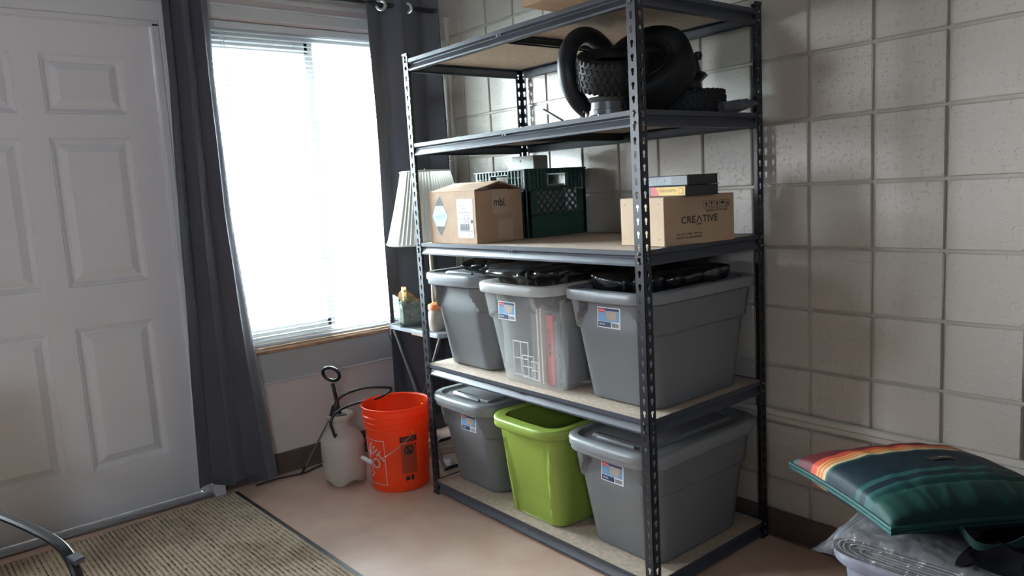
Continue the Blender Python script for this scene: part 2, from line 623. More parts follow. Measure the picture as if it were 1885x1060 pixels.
# panels above the mauve plaster
t = MB()
t.box((0.004, (DY1 + 0) / 2 + .03, 0.5135), (0.008, -DY1 - .08, 0.137))
tag(t.build('trim_3', M['apron']), 'grey panel below the window sill', kind='structure')
t = MB()
t.box((0.008, (DY1 + 0) / 2 + .03, 0.443), (0.016, -DY1 - .08, 0.007), 0, None, .002)
tag(t.build('trim_4', M['trim']), 'thin strip under the grey panel', kind='structure')
t = MB()
t.box((0.005, (WY0 + WY1) / 2, 2.095), (0.010, WY1 - WY0 + .14, 0.048), 0, None, .003)
t.box((0.010, (WY0 + WY1) / 2, 2.122), (0.020, WY1 - WY0 + .16, 0.010), 0, None, .003)
t.box((0.006, (WY0 + WY1) / 2, 2.3), (0.012, WY1 - WY0 + .14, 0.30), 0, None, .003)
tag(t.build('trim_5', M['trim']), 'header board over the window', kind='structure')
b_ = MB()
b_.box((0.004, (DY1 + .06) / 2, 0.051), (0.008, -DY1 - .06, 0.102), 0, None, .003)
b_.box((0.010, (DY1 + .06) / 2, 0.006), (0.012, -DY1 - .06, 0.012), 0, None, .003)
tag(b_.build('baseboard_left', M['baseboard']), kind='structure')

# rear walls (behind the camera), with an unseen window added as fill light
w = MB()
for (x0, x1, z0, z1) in ((0, XR, 0, ZC),):
    w.box(((x0 + x1) / 2, YB - .06, (z0 + z1) / 2), (x1 - x0, 0.12, z1 - z0))
M['panelling'] = mat('grey_panelling', (0.13, 0.13, 0.135), 0.6, var=(5, .2))
tag(w.build('wall_front', M['panelling'], sharp=0), kind='structure')
w = MB()
for (y0, y1, z0, z1) in ((YB, -4.1, 0, ZC), (-3.4, 0.0, 0, ZC), (-4.1, -3.4, 0, 1.75), (-4.1, -3.4, 2.25, ZC)):
    w.box((XR + .06, (y0 + y1) / 2, (z0 + z1) / 2), (0.12, y1 - y0, z1 - z0))
tag(w.build('wall_back', M['panelling'], sharp=0), kind='structure')
for nm, loc, rz_, W_, H_ in (('rear_fill_window', (XR + .05, -3.75, 2.0), 0, .7, .5), ('window_3', (-.10, -3.15, 1.5), 0, .9, 1.0)):
    w2 = bpy.data.objects.new(nm, None)
    COL.objects.link(w2)
    w2.location = loc
    w2.rotation_euler = (0, 0, rz_)
    tag(w2, kind='structure')
    fr = MB()
    for dy in (-1, 1):
        fr.box((0, dy * (W_ / 2 - .015), 0), (0.05, 0.03, H_))
        fr.box((0, 0, dy * (H_ / 2 - .015)), (0.05, W_, 0.03))
    fr.build('window_frame', M['trim'], w2)
    g = MB()
    g.box((0, 0, 0), (0.004, W_ - .04, H_ - .04))
    g.build('pane', M['tinted_pane'] if nm == 'rear_fill_window' else M['tinted_pane2'], w2)
# unseen low cupboard by the block wall, added to darken the low right
cab = thing('shading_cabinet', 'dark low cupboard added out of view to darken the low right side', 'shading_cabinet', (3.72, -.47, 0))
m = MB()
m.box((0, 0, .48), (.86, .84, .90), 0, None, .004)
m.box((0, 0, .02), (.80, .78, .04))
m.box((0, 0, .945), (.90, .88, .03), 0, None, .006)
m.build('body', mat('dark_stained_wood', (.05, .035, .028), .45, var=(9, .3)), cab)
for s_ in (-1, 1):
    m = MB()
    m.box((s_ * .214, -.427, .49), (.418, .018, .85), 0, None, .004)
    dr_ = m.build('door', mat('dark_stained_door', (.06, .042, .033), .45, var=(9, .3)), cab)
    m = MB()
    m.lathe([(0, 0), (.006, 0), (.006, .012), (.013, .018), (.012, .026), (0, .028)], 14, (s_ * .04, -.436, .6), rotm(R_(90)))
    m.build('knob', M['steel'], dr_)

sf = thing('shading_sofa', 'dark upholstered couch added out of view to shade the low right side', 'shading_sofa', (3.72, -1.62, 0))  # unseen, added to keep light off the low right side
for nm, c, d in (('base', (0, 0, .22), (1.9, .80, .28)), ('seat_cushion', (-.44, .03, .42), (.86, .70, .13)), ('seat_cushion', (.44, .03, .42), (.86, .70, .13)),
                 ('backrest', (0, -.36, .52), (1.9, .16, .46)), ('armrest', (.93, 0, .40), (.16, .80, .36))):
    m = MB()
    m.box(c, d, 0, None, .03)
    m.build(nm, mat('sofa_cloth', (.03, .03, .035), .9, var=(8, .2)), sf)
for a_ in (-.85, .85):
    for b_ in (-.33, .33):
        m = MB()
        m.tube([(a_, b_, 0), (a_, b_, .09)], .022, 10)
        m.build('leg', M['black_plastic'], sf)

# window 1
w1 = bpy.data.objects.new('window_1', None)
COL.objects.link(w1)
w1.location = (0, (WY0 + WY1) / 2, 0)
tag(w1, 'sliding window behind closed white blinds', kind='structure')
wc = (WY0 + WY1) / 2
hw = (WY1 - WY0) / 2
fr = MB()
for s in (-1, 1):
    fr.box((-.105, s * (hw - .018), (WZ0 + WZ1) / 2), (0.07, 0.036, WZ1 - WZ0), 0, None, .004)
fr.box((-.105, 0, WZ0 + .018), (0.07, hw * 2, 0.036), 0, None, .004)
fr.box((-.105, 0, WZ1 - .03), (0.07, hw * 2, 0.06), 0, None, .004)
fr.build('window_frame', M['trim'], w1)
my = -0.655 - wc      # meeting stile
sa = MB()
sa.box((-.088, my, (WZ0 + WZ1) / 2), (0.03, 0.048, WZ1 - WZ0 - .1), 0, None, .004)
sa.box((-.088, (my - hw) / 2, WZ1 - .085), (0.03, my + hw, 0.055), 0, None, .004)
sa.box((-.088, (my - hw) / 2, WZ0 + .06), (0.03, my + hw, 0.055), 0, None, .004)
sa.box((-.088, -hw + .05, (WZ0 + WZ1) / 2), (0.03, 0.04, WZ1 - WZ0 - .1), 0, None, .004)
sa.build('sash', M['trim'], w1)
g = MB()
g.box((-.088, (my - hw) / 2, (WZ0 + WZ1) / 2), (0.004, my + hw - .06, WZ1 - WZ0 - .14))
g.build('pane', M['pane'], w1)
g = MB()
g.box((-.118, (my + hw) / 2, (WZ0 + WZ1) / 2), (0.004, hw - my - .04, WZ1 - WZ0 - .09))
g.build('pane', M['pane'], w1)
s_ = MB()
s_.box((-.045, 0, WZ0 - .010), (0.125, hw * 2, 0.018), 0, None, .004)
s_.build('window_sill', M['wood'], w1)

# door
d1 = bpy.data.objects.new('door_1', None)
COL.objects.link(d1)
d1.location = (-.03, -1.81, 0)
tag(d1, 'white six panel door', kind='structure')
ys = [(-2.150, -1.862), (-1.771, -1.480)]
zs = [(0.222, 0.814), (0.978, 1.563), (1.655, 1.880)]
LY0, LY1, LZ0, LZ1 = -2.262, -1.366, 0.016, 2.004
lf = MB()


def leafbox(y0, y1, z0, z1):
    lf.box((-.02, (y0 + y1) / 2 + 1.81, (z0 + z1) / 2), (0.04, y1 - y0, z1 - z0))


for (a, b) in ((LY0, ys[0][0]), (ys[0][1], ys[1][0]), (ys[1][1], LY1)):
    leafbox(a, b, LZ0, LZ1)
for (a, b) in ys:
    for (c, d) in ((LZ0, zs[0][0]), (zs[0][1], zs[1][0]), (zs[1][1], zs[2][0]), (zs[2][1], LZ1)):
        leafbox(a, b, c, d)
lf.build('door_leaf', M['door'], d1, sharp=0)
prof = [(0, 0), (0.003, -.006), (0.007, -.006), (0.020, -.017), (0.027, -.017), (0.030, -.014), (0.056, -.002)]
for (a, b) in ys:
    for (c, d) in zs:
        p = MB()
        rg = [[(dx, y + 1.81, z) for (y, z) in ((a + i, c + i), (b - i, c + i), (b - i, d - i), (a + i, d - i))] for i, dx in prof]
        p.rings(rg, 0, False, True)
        p.build('door_panel', M['door'], d1, sharp=12)
t = MB()      # stop, jamb and casing around the door
for y, s in ((DY1 - .015, 1), (DY0 + .012, -1)):
    t.box((-.02, y, DZ / 2 - .005), (0.05, 0.030, DZ - .01), 0, None, .004)
    t.box((-.005, y - s * .001, DZ / 2 - .012), (0.018, 0.012, DZ - .05), 0, None, .004)
    t.box((0.006, y + s * .042, (DZ + .08) / 2), (0.012, 0.055, DZ + .08), 0, None, .003)
t.box((-.02, (DY0 + DY1) / 2, DZ - .012), (0.05, DY1 - DY0, 0.026), 0, None, .004)
t.box((0.007, (DY0 + DY1) / 2, DZ + .036), (0.014, DY1 - DY0 + .112, 0.075), 0, None, .003)
t.box((0.012, (DY0 + DY1) / 2, DZ + .078), (0.024, DY1 - DY0 + .13, 0.012), 0, None, .003)
tag(t.build('trim_6', M['trim']), 'white casing around the door', kind='structure')
t = MB()
t.box((-.005, (DY0 + DY1) / 2, 0.007), (0.09, DY1 - DY0, 0.014), 0, None, .004)
tag(t.build('trim_7', M['steel']), 'metal threshold of the door', kind='structure')
t = MB()
t.box((0.030, -1.310, 0.035), (0.055, 0.045, 0.07), 0, None, .004)
t.box((0.022, -1.300, 0.085), (0.03, 0.025, 0.03), 0, None, .004)
tag(t.build('trim_8', M['trim']), 'white block at the foot of the door casing', kind='structure')

# ================================================================== outside
o_ = MB()
o_.box((-12, 0, -.35), (23.6, 40, 0.1))
tag(o_.build('pavement', M['asphalt'], sharp=0), kind='structure')
hs = thing('house', 'pale sided house across the street seen blurred through the blinds', 'building', (-9.5, 1.5, -.3))
h_ = MB()
h_.box((0, 0, 1.15), (4, 16, 2.3))
h_.build('siding', M['siding'], hs, sharp=0)
h_ = MB()
h_.add([(-2.3, -8.3, 2.3), (2.3, -8.3, 2.3), (2.3, 8.3, 2.3), (-2.3, 8.3, 2.3), (0, -8.3, 3.0), (0, 8.3, 3.0)],
       [(0, 1, 4), (2, 3, 5), (1, 2, 5, 4), (3, 0, 4, 5), (0, 3, 2, 1)])
h_.build('roof', M['apron'], hs, sharp=0)
ch = thing('patio_chair', 'pale rounded chair back outside showing through the lower blinds', 'chair', (-2.3, 0.35, -.45))
h_ = MB()
arch = [(0, -.30, .40)] + [(0, -.30 * math.cos(a), .75 + .42 * math.sin(a)) for a in [k * PI / 12 for k in range(13)]] + [(0, .30, .40)]
fr_ = [[(x, y, z) for (_, y, z) in arch] for x in (-.02, .02)]
h_.rings(fr_, 0, True, True)
h_.build('backrest', M['car_white'], ch)
h_ = MB()
h_.box((-.02 + .24, 0, .40), (0.5, 0.6, 0.05), 0, None, .01)
h_.build('seat', M['car_white'], ch)
for sx in (0, .42):
    for sy in (-.27, .27):
        h_ = MB()
        h_.tube([(sx, sy, 0), (sx, sy, .39)], .018, 8)
        h_.build('leg', M['car_white'], ch)

# ================================================================== BLINDS
bl = thing('window_blinds', 'white horizontal mini blinds drawn down over the bright window', 'blinds', (-.035, wc, 0))
s = MB()
s.box((0, 0, 2.047), (0.032, hw * 2 - .02, 0.030), 0, None, .003)
s.build('headrail', M['slat'], bl)
s = MB()
s.box((0, 0, 0.612), (0.026, hw * 2 - .03, 0.014), 0, None, .004)
s.build('bottom_rail', M['slat'], bl)
s = MB()
tilt = R_(5)
rows = []
for k in range(5):
    u = (k / 4 - .5) * .0245
    cz = .0022 * (1 - (2 * k / 4 - 1) ** 2)
    rows.append((u * math.cos(tilt) - cz * math.sin(tilt), u * math.sin(tilt) + cz * math.cos(tilt)))
L = hw - .012
s.rings([[(x, y, z) for (x, z) in rows] + [(x + .0003, y, z - .0005) for (x, z) in rows[::-1]] for y in (-L, L)], 0, True, True)
slat_me = s.mesh('slat', M['slat'], 60)
ns = 67
for k in range(ns):
    o = bpy.data.objects.new('slat', slat_me)
    COL.objects.link(o)
    o.location = (0, 0, 0.632 + k * (2.022 - .632) / (ns - 1))
    o.rotation_euler = (random.uniform(-.0012, .0012), random.uniform(-.05, .05), 0)
    o.parent = bl
for y in (-.42, -.30, .02, .33, .42):
    s = MB()
    for dx in (-.0135, .0135):
        s.tube([(dx, y, .60), (dx, y, 2.04)], .0007, 5)
    s.build('ladder_cord', M['slat'], bl)
s = MB()
s.tube([(.03, -.31, 2.03), (.034, -.305, 1.2), (.04, -.30, .47)], .0011, 5)
s.tube([(.03, -.325, 2.03), (.036, -.30, 1.2), (.041, -.29, .44)], .0011, 5)
s.lathe([(0.001, .025), (.005, .02), (.006, 0), (.001, -.002)], 8, (.04, -.30, .45))
s.build('pull_cord', M['slat'], bl)

# ================================================================== CURTAINS AND ROD
rod = thing('curtain_rod', 'dark curtain rod over the window with rounded end', 'curtain rod', (0.10, -.7, 2.178))
s = MB()
s.tube([(0, -.60, 0), (0, .655, 0)], .011, 12)
s.build('rod', M['black_plastic'], rod)
s = MB()
s.lathe([(0.0, 0), (.016, .004), (.020, .014), (.012, .026), (0, .03)], 14, (0, .655, 0), rotm(R_(-90)))
s.build('finial', M['metal_beam'], rod)
for y in (-.57, .645):
    s = MB()
    s.tube([(-.098, y, 0.0), (0, y, 0.0)], .006, 8)
    s.box((-.096, y, 0), (.008, .03, .06), 0, None, .002)
    s.build('bracket', M['black_plastic'], rod)


def curtain(name, label, edges, cx, folds, amp, ztop, zbot, rings, ph=0, hem=0.0):
    """edges: list of (z, y_left, y_right)"""
    t = thing(name, label, 'curtain', (0, 0, 0))
    t.location = (0.10, cx, 0)
    edges = sorted(edges)

    def edge(z):
        if z <= edges[0][0]:
            return edges[0][1:]
        for a, b in zip(edges, edges[1:]):
            if z <= b[0]:
                k = (z - a[0]) / (b[0] - a[0])
                return (a[1] + (b[1] - a[1]) * k, a[2] + (b[2] - a[2]) * k)
        return edges[-1][1:]

    def fn(u, v):
        z = ztop + (zbot + hem * u + .008 * math.sin(u * folds * 2 * PI) - ztop) * v
        yl, yr = edge(z)
        th = u * folds * 2 * PI + ph
        k = .75 + .25 * v
        x = amp * k * (math.sin(th + .35 * math.sin(th)) + .10 * math.sin(2 * th + 1 + v * 2)) + .006 * noise.noise(Vector((u * 5, v * 4, ph)))
        y = yl + (yr - yl) * u + .008 * math.sin(th * 2 + .7) * k + .004 * noise.noise(Vector((u * 3, v * 6, 4 + ph)))
        return (x, y - cx, z)

    front = MB()
    front.grid(fn, int(folds * 40), 70, 0)
    o = front.build('cloth', M['curtain'], t, sharp=70)
    sm = o.modifiers.new('thickness', 'SOLIDIFY')
    sm.thickness = .0022
    sm.offset = 0
    for (y, z, ang, dx) in rings:
        r = MB()
        n = 24
        prof = [(.021 + .0085 * math.cos(a), .0035 * math.sin(a)) for a in [k * 2 * PI / 8 for k in range(8)]]
        r.lathe(prof, n, (dx, y - cx, z), rotm(0, R_(90), 0) if ang is None else Matrix.Rotation(ang, 3, 'Z') @ Matrix.Rotation(R_(90), 3, 'Y'), closed=True)
        r.build('grommet', M['chrome'], t)
    return t


curtain('curtain', 'charcoal curtain hanging between the door and the window', [(2.25, -1.345, -1.168), (1.78, -1.352, -1.166), (1.215, -1.374, -1.157), (.637, -1.396, -1.118), (.229, -1.415, -1.082), (.05, -1.42, -1.070)],
        -1.25, 2.4, .034, 2.25, .085, [], 1.2, -.055)
curtain('curtain', 'charcoal curtain in the corner behind the lamp and shelf', [(2.25, -.424, -.030), (1.62, -.418, -.024), (1.07, -.426, -.022), (.48, -.434, -.02), (.05, -.44, -.02)],
        -.2, 1.7, .032, 2.26, .10, [(-.350, 2.172, R_(-28), .012), (-.205, 2.172, R_(-40), .012)], 2.4, 0)

# ================================================================== SHELVING UNIT
SX0, SX1, SY0, SY1 = 0.7288, 1.9398, -0.6341, -0.0213
ZS = [1.798, 1.4691, 1.0717, 0.5675, 0.057]
ZT = 1.8194
sh = thing('shelving_unit', 'black steel shelving unit with five tan boards standing against block wall', 'shelf', ((SX0 + SX1) / 2, (SY0 + SY1) / 2, 0))
ox, oy = (SX0 + SX1) / 2, (SY0 + SY1) / 2


def keyhole():
    pts = []
    for k in range(9):
        a = R_(-52) + k * (R_(232) - R_(-52)) / 8
        pts.append((.0062 * math.cos(a), .0035 + .0062 * math.sin(a)))
    pts += [(-.0034, -.004), (-.0030, -.0105), (0, -.0118), (.0030, -.0105), (.0034, -.004)]
    return pts


KH = keyhole()


def post_face(mb, W, origin, du, dn):
    """strip of plate W wide, du = direction of width, dn = outward normal; punched with keyholes"""
    pitch = .0379
    n = int(ZT / pitch)
    th = .0016
    ou, nn = Vector(du), Vector(dn)
    og = Vector(origin)
    nk = len(KH)
    for i in range(n):
        z0, z1 = i * ZT / n, (i + 1) * ZT / n
        cz = (z0 + z1) / 2
        loop = []
        for (u, v) in KH:
            loop.append((W * .52 + u, cz + v))
        outer = []
        for (u, v) in KH:
            a = math.atan2(v / (z1 - z0), u / W)
            ca, sa_ = math.cos(a), math.sin(a)
            k = .5 / max(abs(ca), abs(sa_))
            outer.append((W * .5 + ca * k * W, cz + sa_ * k * (z1 - z0)))
        # snap nearest to corners
        for cu_, cv in ((0, z0), (W, z0), (0, z1), (W, z1)):
            j = min(range(nk), key=lambda q: (outer[q][0] - cu_) ** 2 + (outer[q][1] - cv) ** 2)
            outer[j] = (cu_, cv)
        P = lambda uv, d: og + ou * uv[0] + Vector((0, 0, uv[1])) - nn * d
        vs = [P(p, 0) for p in outer] + [P(p, 0) for p in loop] + [P(p, th) for p in outer] + [P(p, th) for p in loop]
        fs = []
        for k in range(nk):
            l = (k + 1) % nk
            fs.append((k, l, nk + l, nk + k))
            fs.append((2 * nk + k, 3 * nk + k, 3 * nk + l, 2 * nk + l))
            fs.append((nk + k, nk + l, 3 * nk + l, 3 * nk + k))
        mb.add(vs, fs)
    # long edges
    for u in (0, W):
        a, b = og + ou * u, og + ou * u + Vector((0, 0, ZT))
        mb.add([a, a - nn * th, b - nn * th, b], [(0, 1, 2, 3)])


PW = .033
for (x, sx) in ((SX0, 1), (SX1, -1)):
    for (y, sy) in ((SY0, 1), (SY1, -1)):
        p = MB()
        post_face(p, PW, (x - ox, y - oy, 0), (sx, 0, 0), (0, -sy, 0))
        post_face(p, PW, (x - ox, y - oy, 0), (0, sy, 0), (-sx, 0, 0))
        po = p.build('post', M['metal_post'], sh, sharp=30)
        for (nm, za0, za1) in (('post_foot', 0, .012), ('post_cap', ZT - .007, ZT + .001)):
            c = MB()
            e, w_2, t_2 = .002, PW + .001, .004
            Lp = [(-e, -e), (w_2, -e), (w_2, t_2), (t_2, t_2), (t_2, w_2), (-e, w_2)]
            c.rings([[(x - ox + sx * a_, y - oy + sy * b_, z_) for a_, b_ in Lp] for z_ in (za0, za1)], 0, True, True)
            c.build(nm, M['metal_post'], po, sharp=20)

BPROF = [(0, 0), (0, -.014), (-.006, -.0165), (-.0105, -.019), (-.0105, -.022), (0.000, -.040), (0.0, -.046), (-.004, -.0475), (-.018, -.0475),
         (-.018, -.0455), (-.006, -.044), (-.0125, -.024), (-.0125, -.017), (-.004, -.013), (-.030, -.013), (-.030, -.011), (-.002, -.011), (-.002, 0)]


def beam(name, a, b, outn, z, clip=True):
    a, b, n = Vector(a), Vector(b), Vector(outn)
    m = MB()
    m.rings([[p + n * d + Vector((0, 0, z + dz)) for d, dz in BPROF] for p in (a, b)], 0, True, True)
    o = m.build(name, M['metal_beam'], sh, sharp=25)
    r = MB()
    t = (b - a).normalized()
    for e, s in ((a, -1), (b, 1)):
        for dz in (-.009, -.036):
            c = e + t * s * .017 + Vector((0, 0, z + dz)) + n * .0035
            r.lathe([(0.0001, .0045), (.003, .004), (.0045, .001), (.0045, -.002)], 10, c, n.to_track_quat('Z', 'Y').to_matrix())
    if clip:
        c = (a + b) / 2 + Vector((0, 0, z - .017)) - n * .004
        for s in (-1, 1):
            r.box(c + t * s * .008, (.010 if abs(t.x) > .5 else .006, .006 if abs(t.x) > .5 else .010, .007), 0, None, .001)
    r.build('rivets', M['rivet'], o)
    return o


for z in ZS:
    g = .0022
    beam('long_beam', (SX0 + PW - ox, SY0 + g - oy, 0), (SX1 - PW - ox, SY0 + g - oy, 0), (0, -1, 0), z)
    beam('long_beam', (SX1 - PW - ox, SY1 - g - oy, 0), (SX0 + PW - ox, SY1 - g - oy, 0), (0, 1, 0), z, False)
    beam('end_beam', (SX1 - g - ox, SY0 + PW - oy, 0), (SX1 - g - ox, SY1 - PW - oy, 0), (1, 0, 0), z, False)
    beam('end_beam', (SX0 + g - ox, SY1 - PW - oy, 0), (SX0 + g - ox, SY0 + PW - oy, 0), (-1, 0, 0), z, False)
    m = MB()
    m.box((0, 0, z - .0065), (SX1 - SX0 - .014, SY1 - SY0 - .014, .009), 0, None, .001)
    m.build('shelf_board', M['tan_board'], sh)
    m = MB()
    m.box((0, 0, z - .0165), (.032, SY1 - SY0 - .03, .010), 0, None, .001)
    m.box((-.014, 0, z - .027), (.003, SY1 - SY0 - .05, .022), 0, None, 0)
    m.box((.014, 0, z - .027), (.003, SY1 - SY0 - .05, .022), 0, None, 0)
    m.build('centre_brace', M['metal_post'], sh)


# ================================================================== TOTES
def rrect(hx, hy, r, off=0, bow=0.0):
    r = min(r, hx * .95, hy * .95)
    pts = []
    NS, NC = 56, 10
    cs = [(hx - r, -hy + r, -90), (hx - r, hy - r, 0), (-hx + r, hy - r, 90), (-hx + r, -hy + r, 180)]
    # start along front edge from left to right
    segs = [((-hx + r, -hy), (hx - r, -hy), (0, -1)), ((hx, -hy + r), (hx, hy - r), (1, 0)),
            ((hx - r, hy), (-hx + r, hy), (0, 1)), ((-hx, hy - r), (-hx, -hy + r), (-1, 0))]
    for i in range(4):
        (x0, y0), (x1, y1), n = segs[i]
        for k in range(NS):
            t = k / NS
            pts.append((x0 + (x1 - x0) * t, y0 + (y1 - y0) * t, n[0], n[1]))
        cx_, cy_, a0 = cs[i]
        for k in range(NC):
            a = R_(a0 + 90 * k / NC)
            pts.append((cx_ + r * math.cos(a), cy_ + r * math.sin(a), math.cos(a), math.sin(a)))
    out = []
    for (x, y, nx, ny) in pts:
        b = bow * (1 - min(1, (x / hx)) ** 2) * (1 if ny > .5 else -1 if ny < -.5 else 0)
        out.append((x + nx * off, y + ny * off + b, nx, ny))
    return out


def sstep(a, b, x):
    t = max(0, min(1, (x - a) / (b - a)))
    return t * t * (3 - 2 * t)


def tote_dims(t, S):
    return (S['bx'] + (S['tx'] - S['bx']) * t, S['by'] + (S['ty'] - S['by']) * t, S['br'] + (S['tr'] - S['br']) * t)


def tote_off(x, nx, ny, t, S):
    if S['style'] == 'shoulder':
        hx = tote_dims(t, S)[0]
        sh_ = .010 * sstep(.64, .652, t)
        if abs(ny) > .85:
            w = hx * (.80 - .20 * sstep(.64, .86, t))
            inn = sstep(w + .004, w - .004, abs(x)) * sstep(.895, .885, t)
            up = sstep(.60, .90, t)
            return sh_ * (1 - inn) - inn * .018 * up
        return sh_
    if S['style'] == 'panel':
        hx = tote_dims(t, S)[0]
        if abs(ny) > .85:
            w = hx * (.60 + .18 * t)
            inn = sstep(w + .006, w - .006, abs(x)) * sstep(.88, .86, t)
            return -inn * (.012 + .012 * sstep(.25, 0, t))
        return 0
    return 0


def tote(name, label, loc, S, mats, cat='storage bin', rotz=0, group=None):
    t = thing(name, label, cat, loc, rotz, group)
    H = S['H']
    bow = S.get('bow', .012)
    body = MB()
    rg = []
    hx, hy, r = tote_dims(0, S)
    rg.append([(x, y, 0.0) for x, y, _, _ in rrect(hx, hy, r, -.010)])
    rg.append([(x, y, 0.003) for x, y, _, _ in rrect(hx, hy, r, -.003)])
    NZ = 90
    for i in range(NZ + 1):
        tt = .02 + (.90 - .02) * i / NZ
        hx, hy, r = tote_dims(tt, S)
        ring = []
        for x, y, nx, ny in rrect(hx, hy, r, 0, bow * tt):
            o = tote_off(x, nx, ny, tt, S)
            zz = tt * H
            if S['style'] == 'panel' and tt < .12 and abs(ny) > .85:      # arched foot under the panel
                zz += .030 * (1 - (x / hx / .62) ** 2) * (1 - tt / .12) if abs(x) < hx * .62 else 0
            ring.append((x + nx * o, y + ny * o, zz))
        rg.append(ring)
    # inner wall
    inner = []
    for i in range(7):
        tt = 1 - i / 6 * .98
        hx, hy, r = tote_dims(tt, S)
        inner.append([(x, y, tt * H - .002) for x, y, _, _ in rrect(hx, hy, r, -.012 if S['style'] == 'plain' else -.024 * sstep(.1, .6, tt) - .006, bow * tt)])
    body.rings(rg, 0, True, False)
    body.rings(inner, 0, False, True)
    body.build('body', mats[0], t, sharp=50)
    rim = MB()
    hx, hy, r = tote_dims(1, S)
    rp = [(.004, .905), (.017, .910), (.019, .918), (.020, .985), (.017, .998), (.012, 1.002), (.0, 1.0), (-.024 if S['style'] != 'plain' else -.012, .994)]
    rim.rings([[(x, y, z * H) for x, y, _, _ in rrect(hx, hy, r, o, bow)] for o, z in rp], 0)
    rim.build('rim', mats[1], t, sharp=50)
    return t


def lid(t, S, m):
    H = S['H']
    bow = S.get('bow', .012)
    hx, hy, r = tote_dims(1, S)
    l = MB()
    pr = [(.0215, H * .965), (.025, H * .965), (.026, H + .004), (.023, H + .011), (.016, H + .015), (-.006, H + .014), (-.014, H + .006), (-.03, H + .004)]
    l.rings([[(x, y, z) for x, y, _, _ in rrect(hx, hy, r, o, bow)] for o, z in pr], 0)
    # inner deck with raised field
    pr = [(-.03, H + .004), (-.055, H + .004), (-.062, H + .012), (-.075, H + .013)]
    l.rings([[(x, y, z) for x, y, _, _ in rrect(hx, hy, r, o, bow)] for o, z in pr], 0, False, True)
    lo = l.build('lid', m, t, sharp=40)
    for s in (-1, 1):
        g = MB()
        g.tube([(-hx * .45, s * (hy - .038), H + .010), (0, s * (hy - .030), H + .013), (hx * .45, s * (hy - .038), H + .010)], .007, 8, smooth=4)
        g.build('grip_ridge', m, lo)
    return lo


def front_fn(S, eps):
    H = S['H']

    def fn(u, v):
        tt = v / H
        hx, hy, r = tote_dims(tt, S)
        b = S.get('bow', .012) * tt * (1 - (u / hx) ** 2)
        return (u, -(hy + b + tote_off(u, 0, -1, tt, S)) - eps, v)
    return fn


def tote_label(t, S, cx, cz, w=.098, h=.066, red=True):
    m = MB()
    mats = [M['paper'], M['paper_blue'], M['navy'], M['red_print'], M['tan_print'], M['ink']]
    F = [front_fn(S, .0006 + .0003 * k) for k in range(5)]
    x0, x1, z0, z1 = cx - w / 2, cx + w / 2, cz - h / 2, cz + h / 2
    X = lambda a: x0 + w * a
    Z = lambda a: z0 + h * a
    decal_rect(m, F[0], x0, z0, x1, z1, 0, 8, 6)
    decal_rect(m, F[1], X(.04), Z(.32), X(.95), Z(.95), 1, 6, 4)
    decal_rect(m, F[2], X(.04), Z(.84), X(.95), Z(.95), 2, 6, 1)
    decal_rect(m, F[2], X(.04), Z(.05), X(.60), Z(.30), 2, 6, 2)
    decal_poly(m, F[3], [(X(.20) + w * .17 * math.cos(a), Z(.84) + h * .10 * math.sin(a)) for a in [k * PI / 10 for k in range(20)]], 3)
    decal_text(m, 'Rubbermaid', .0055, F[4], X(.20), Z(.84), 0, 0)
    decal_poly(m, F[3], [(X(.38), Z(.80)), (X(.42), Z(.42)), (X(.80), Z(.38)), (X(.86), Z(.76))], 4)
    decal_rect(m, F[4], X(.35), Z(.76), X(.89), Z(.82), 4)
    decal_text(m, '18 GAL', .008, F[4], X(.22), Z(.18), 0, 0)
    for k in range(9):
        xx = .66 + .30 * k / 9
        decal_rect(m, F[3], X(xx), Z(.06), X(xx + (.012 if k % 3 else .022)), Z(.26), 5)
    o = m.build('sticker', mats, t, sharp=0)
    o['label'] = 'white bordered sticker with blue picture and red logo'
    return o


GS = dict(bx=.152, by=.215, br=.055, tx=.178, ty=.272, tr=.060, H=.372, style='shoulder', bow=.012)
CS = dict(GS, bx=.158, by=.195, tx=.180, ty=.255, H=.375)
NS_ = dict(bx=.145, by=.22, br=.05, tx=.174, ty=.262, tr=.08, H=.375, style='panel', bow=.006)
z4, z5 = ZS[3], ZS[4]
za = .0012
u1 = tote('storage_tote', 'grey lidded tote at the left of the upper row with black bag on lid', (.935, -.335, z4 - za), GS, (M['tote'], M['tote_rim']), group='totes on the shelving unit')
lid(u1, GS, M['tote_rim'])
u2 = tote('storage_tote', 'cloudy see-through tote in the middle of the upper row with papers and red book inside', (1.345, -.395, z4 - za), CS, (M['clear_tote'], M['clear_rim']), group='totes on the shelving unit')
tote_label(u2, CS, -.045, .275)
u3 = tote('storage_tote', 'open grey tote at the right of the upper row filled with a black bag', (1.745, -.325, z4 - za), GS, (M['tote'], M['tote_rim']), group='totes on the shelving unit')
tote_label(u3, GS, .0, .285)
l1 = tote('storage_tote', 'dark grey lidded tote on the bottom shelf beside the orange bucket', (.915, -.325, z5 - za), GS, (M['tote'], M['tote_rim']), group='totes on the shelving unit')
lid(l1, GS, M['tote_rim'])
tote_label(l1, GS, .03, .285)
l2 = tote('storage_tote', 'lime green open tote in the middle of the bottom shelf', (1.325, -.36, z5 - za), NS_, (M['green_tote'], M['green_tote']), group='totes on the shelving unit')
l3 = tote('storage_tote', 'grey lidded tote at the right end of the bottom shelf below the black bag tote', (1.733, -.325, z5 - za), GS, (M['tote'], M['tote_rim']), group='totes on the shelving unit')
lid(l3, GS, M['tote_rim'])
tote_label(l3, GS, .0, .285)

# contents of the see-through tote
zz = z4 + .010


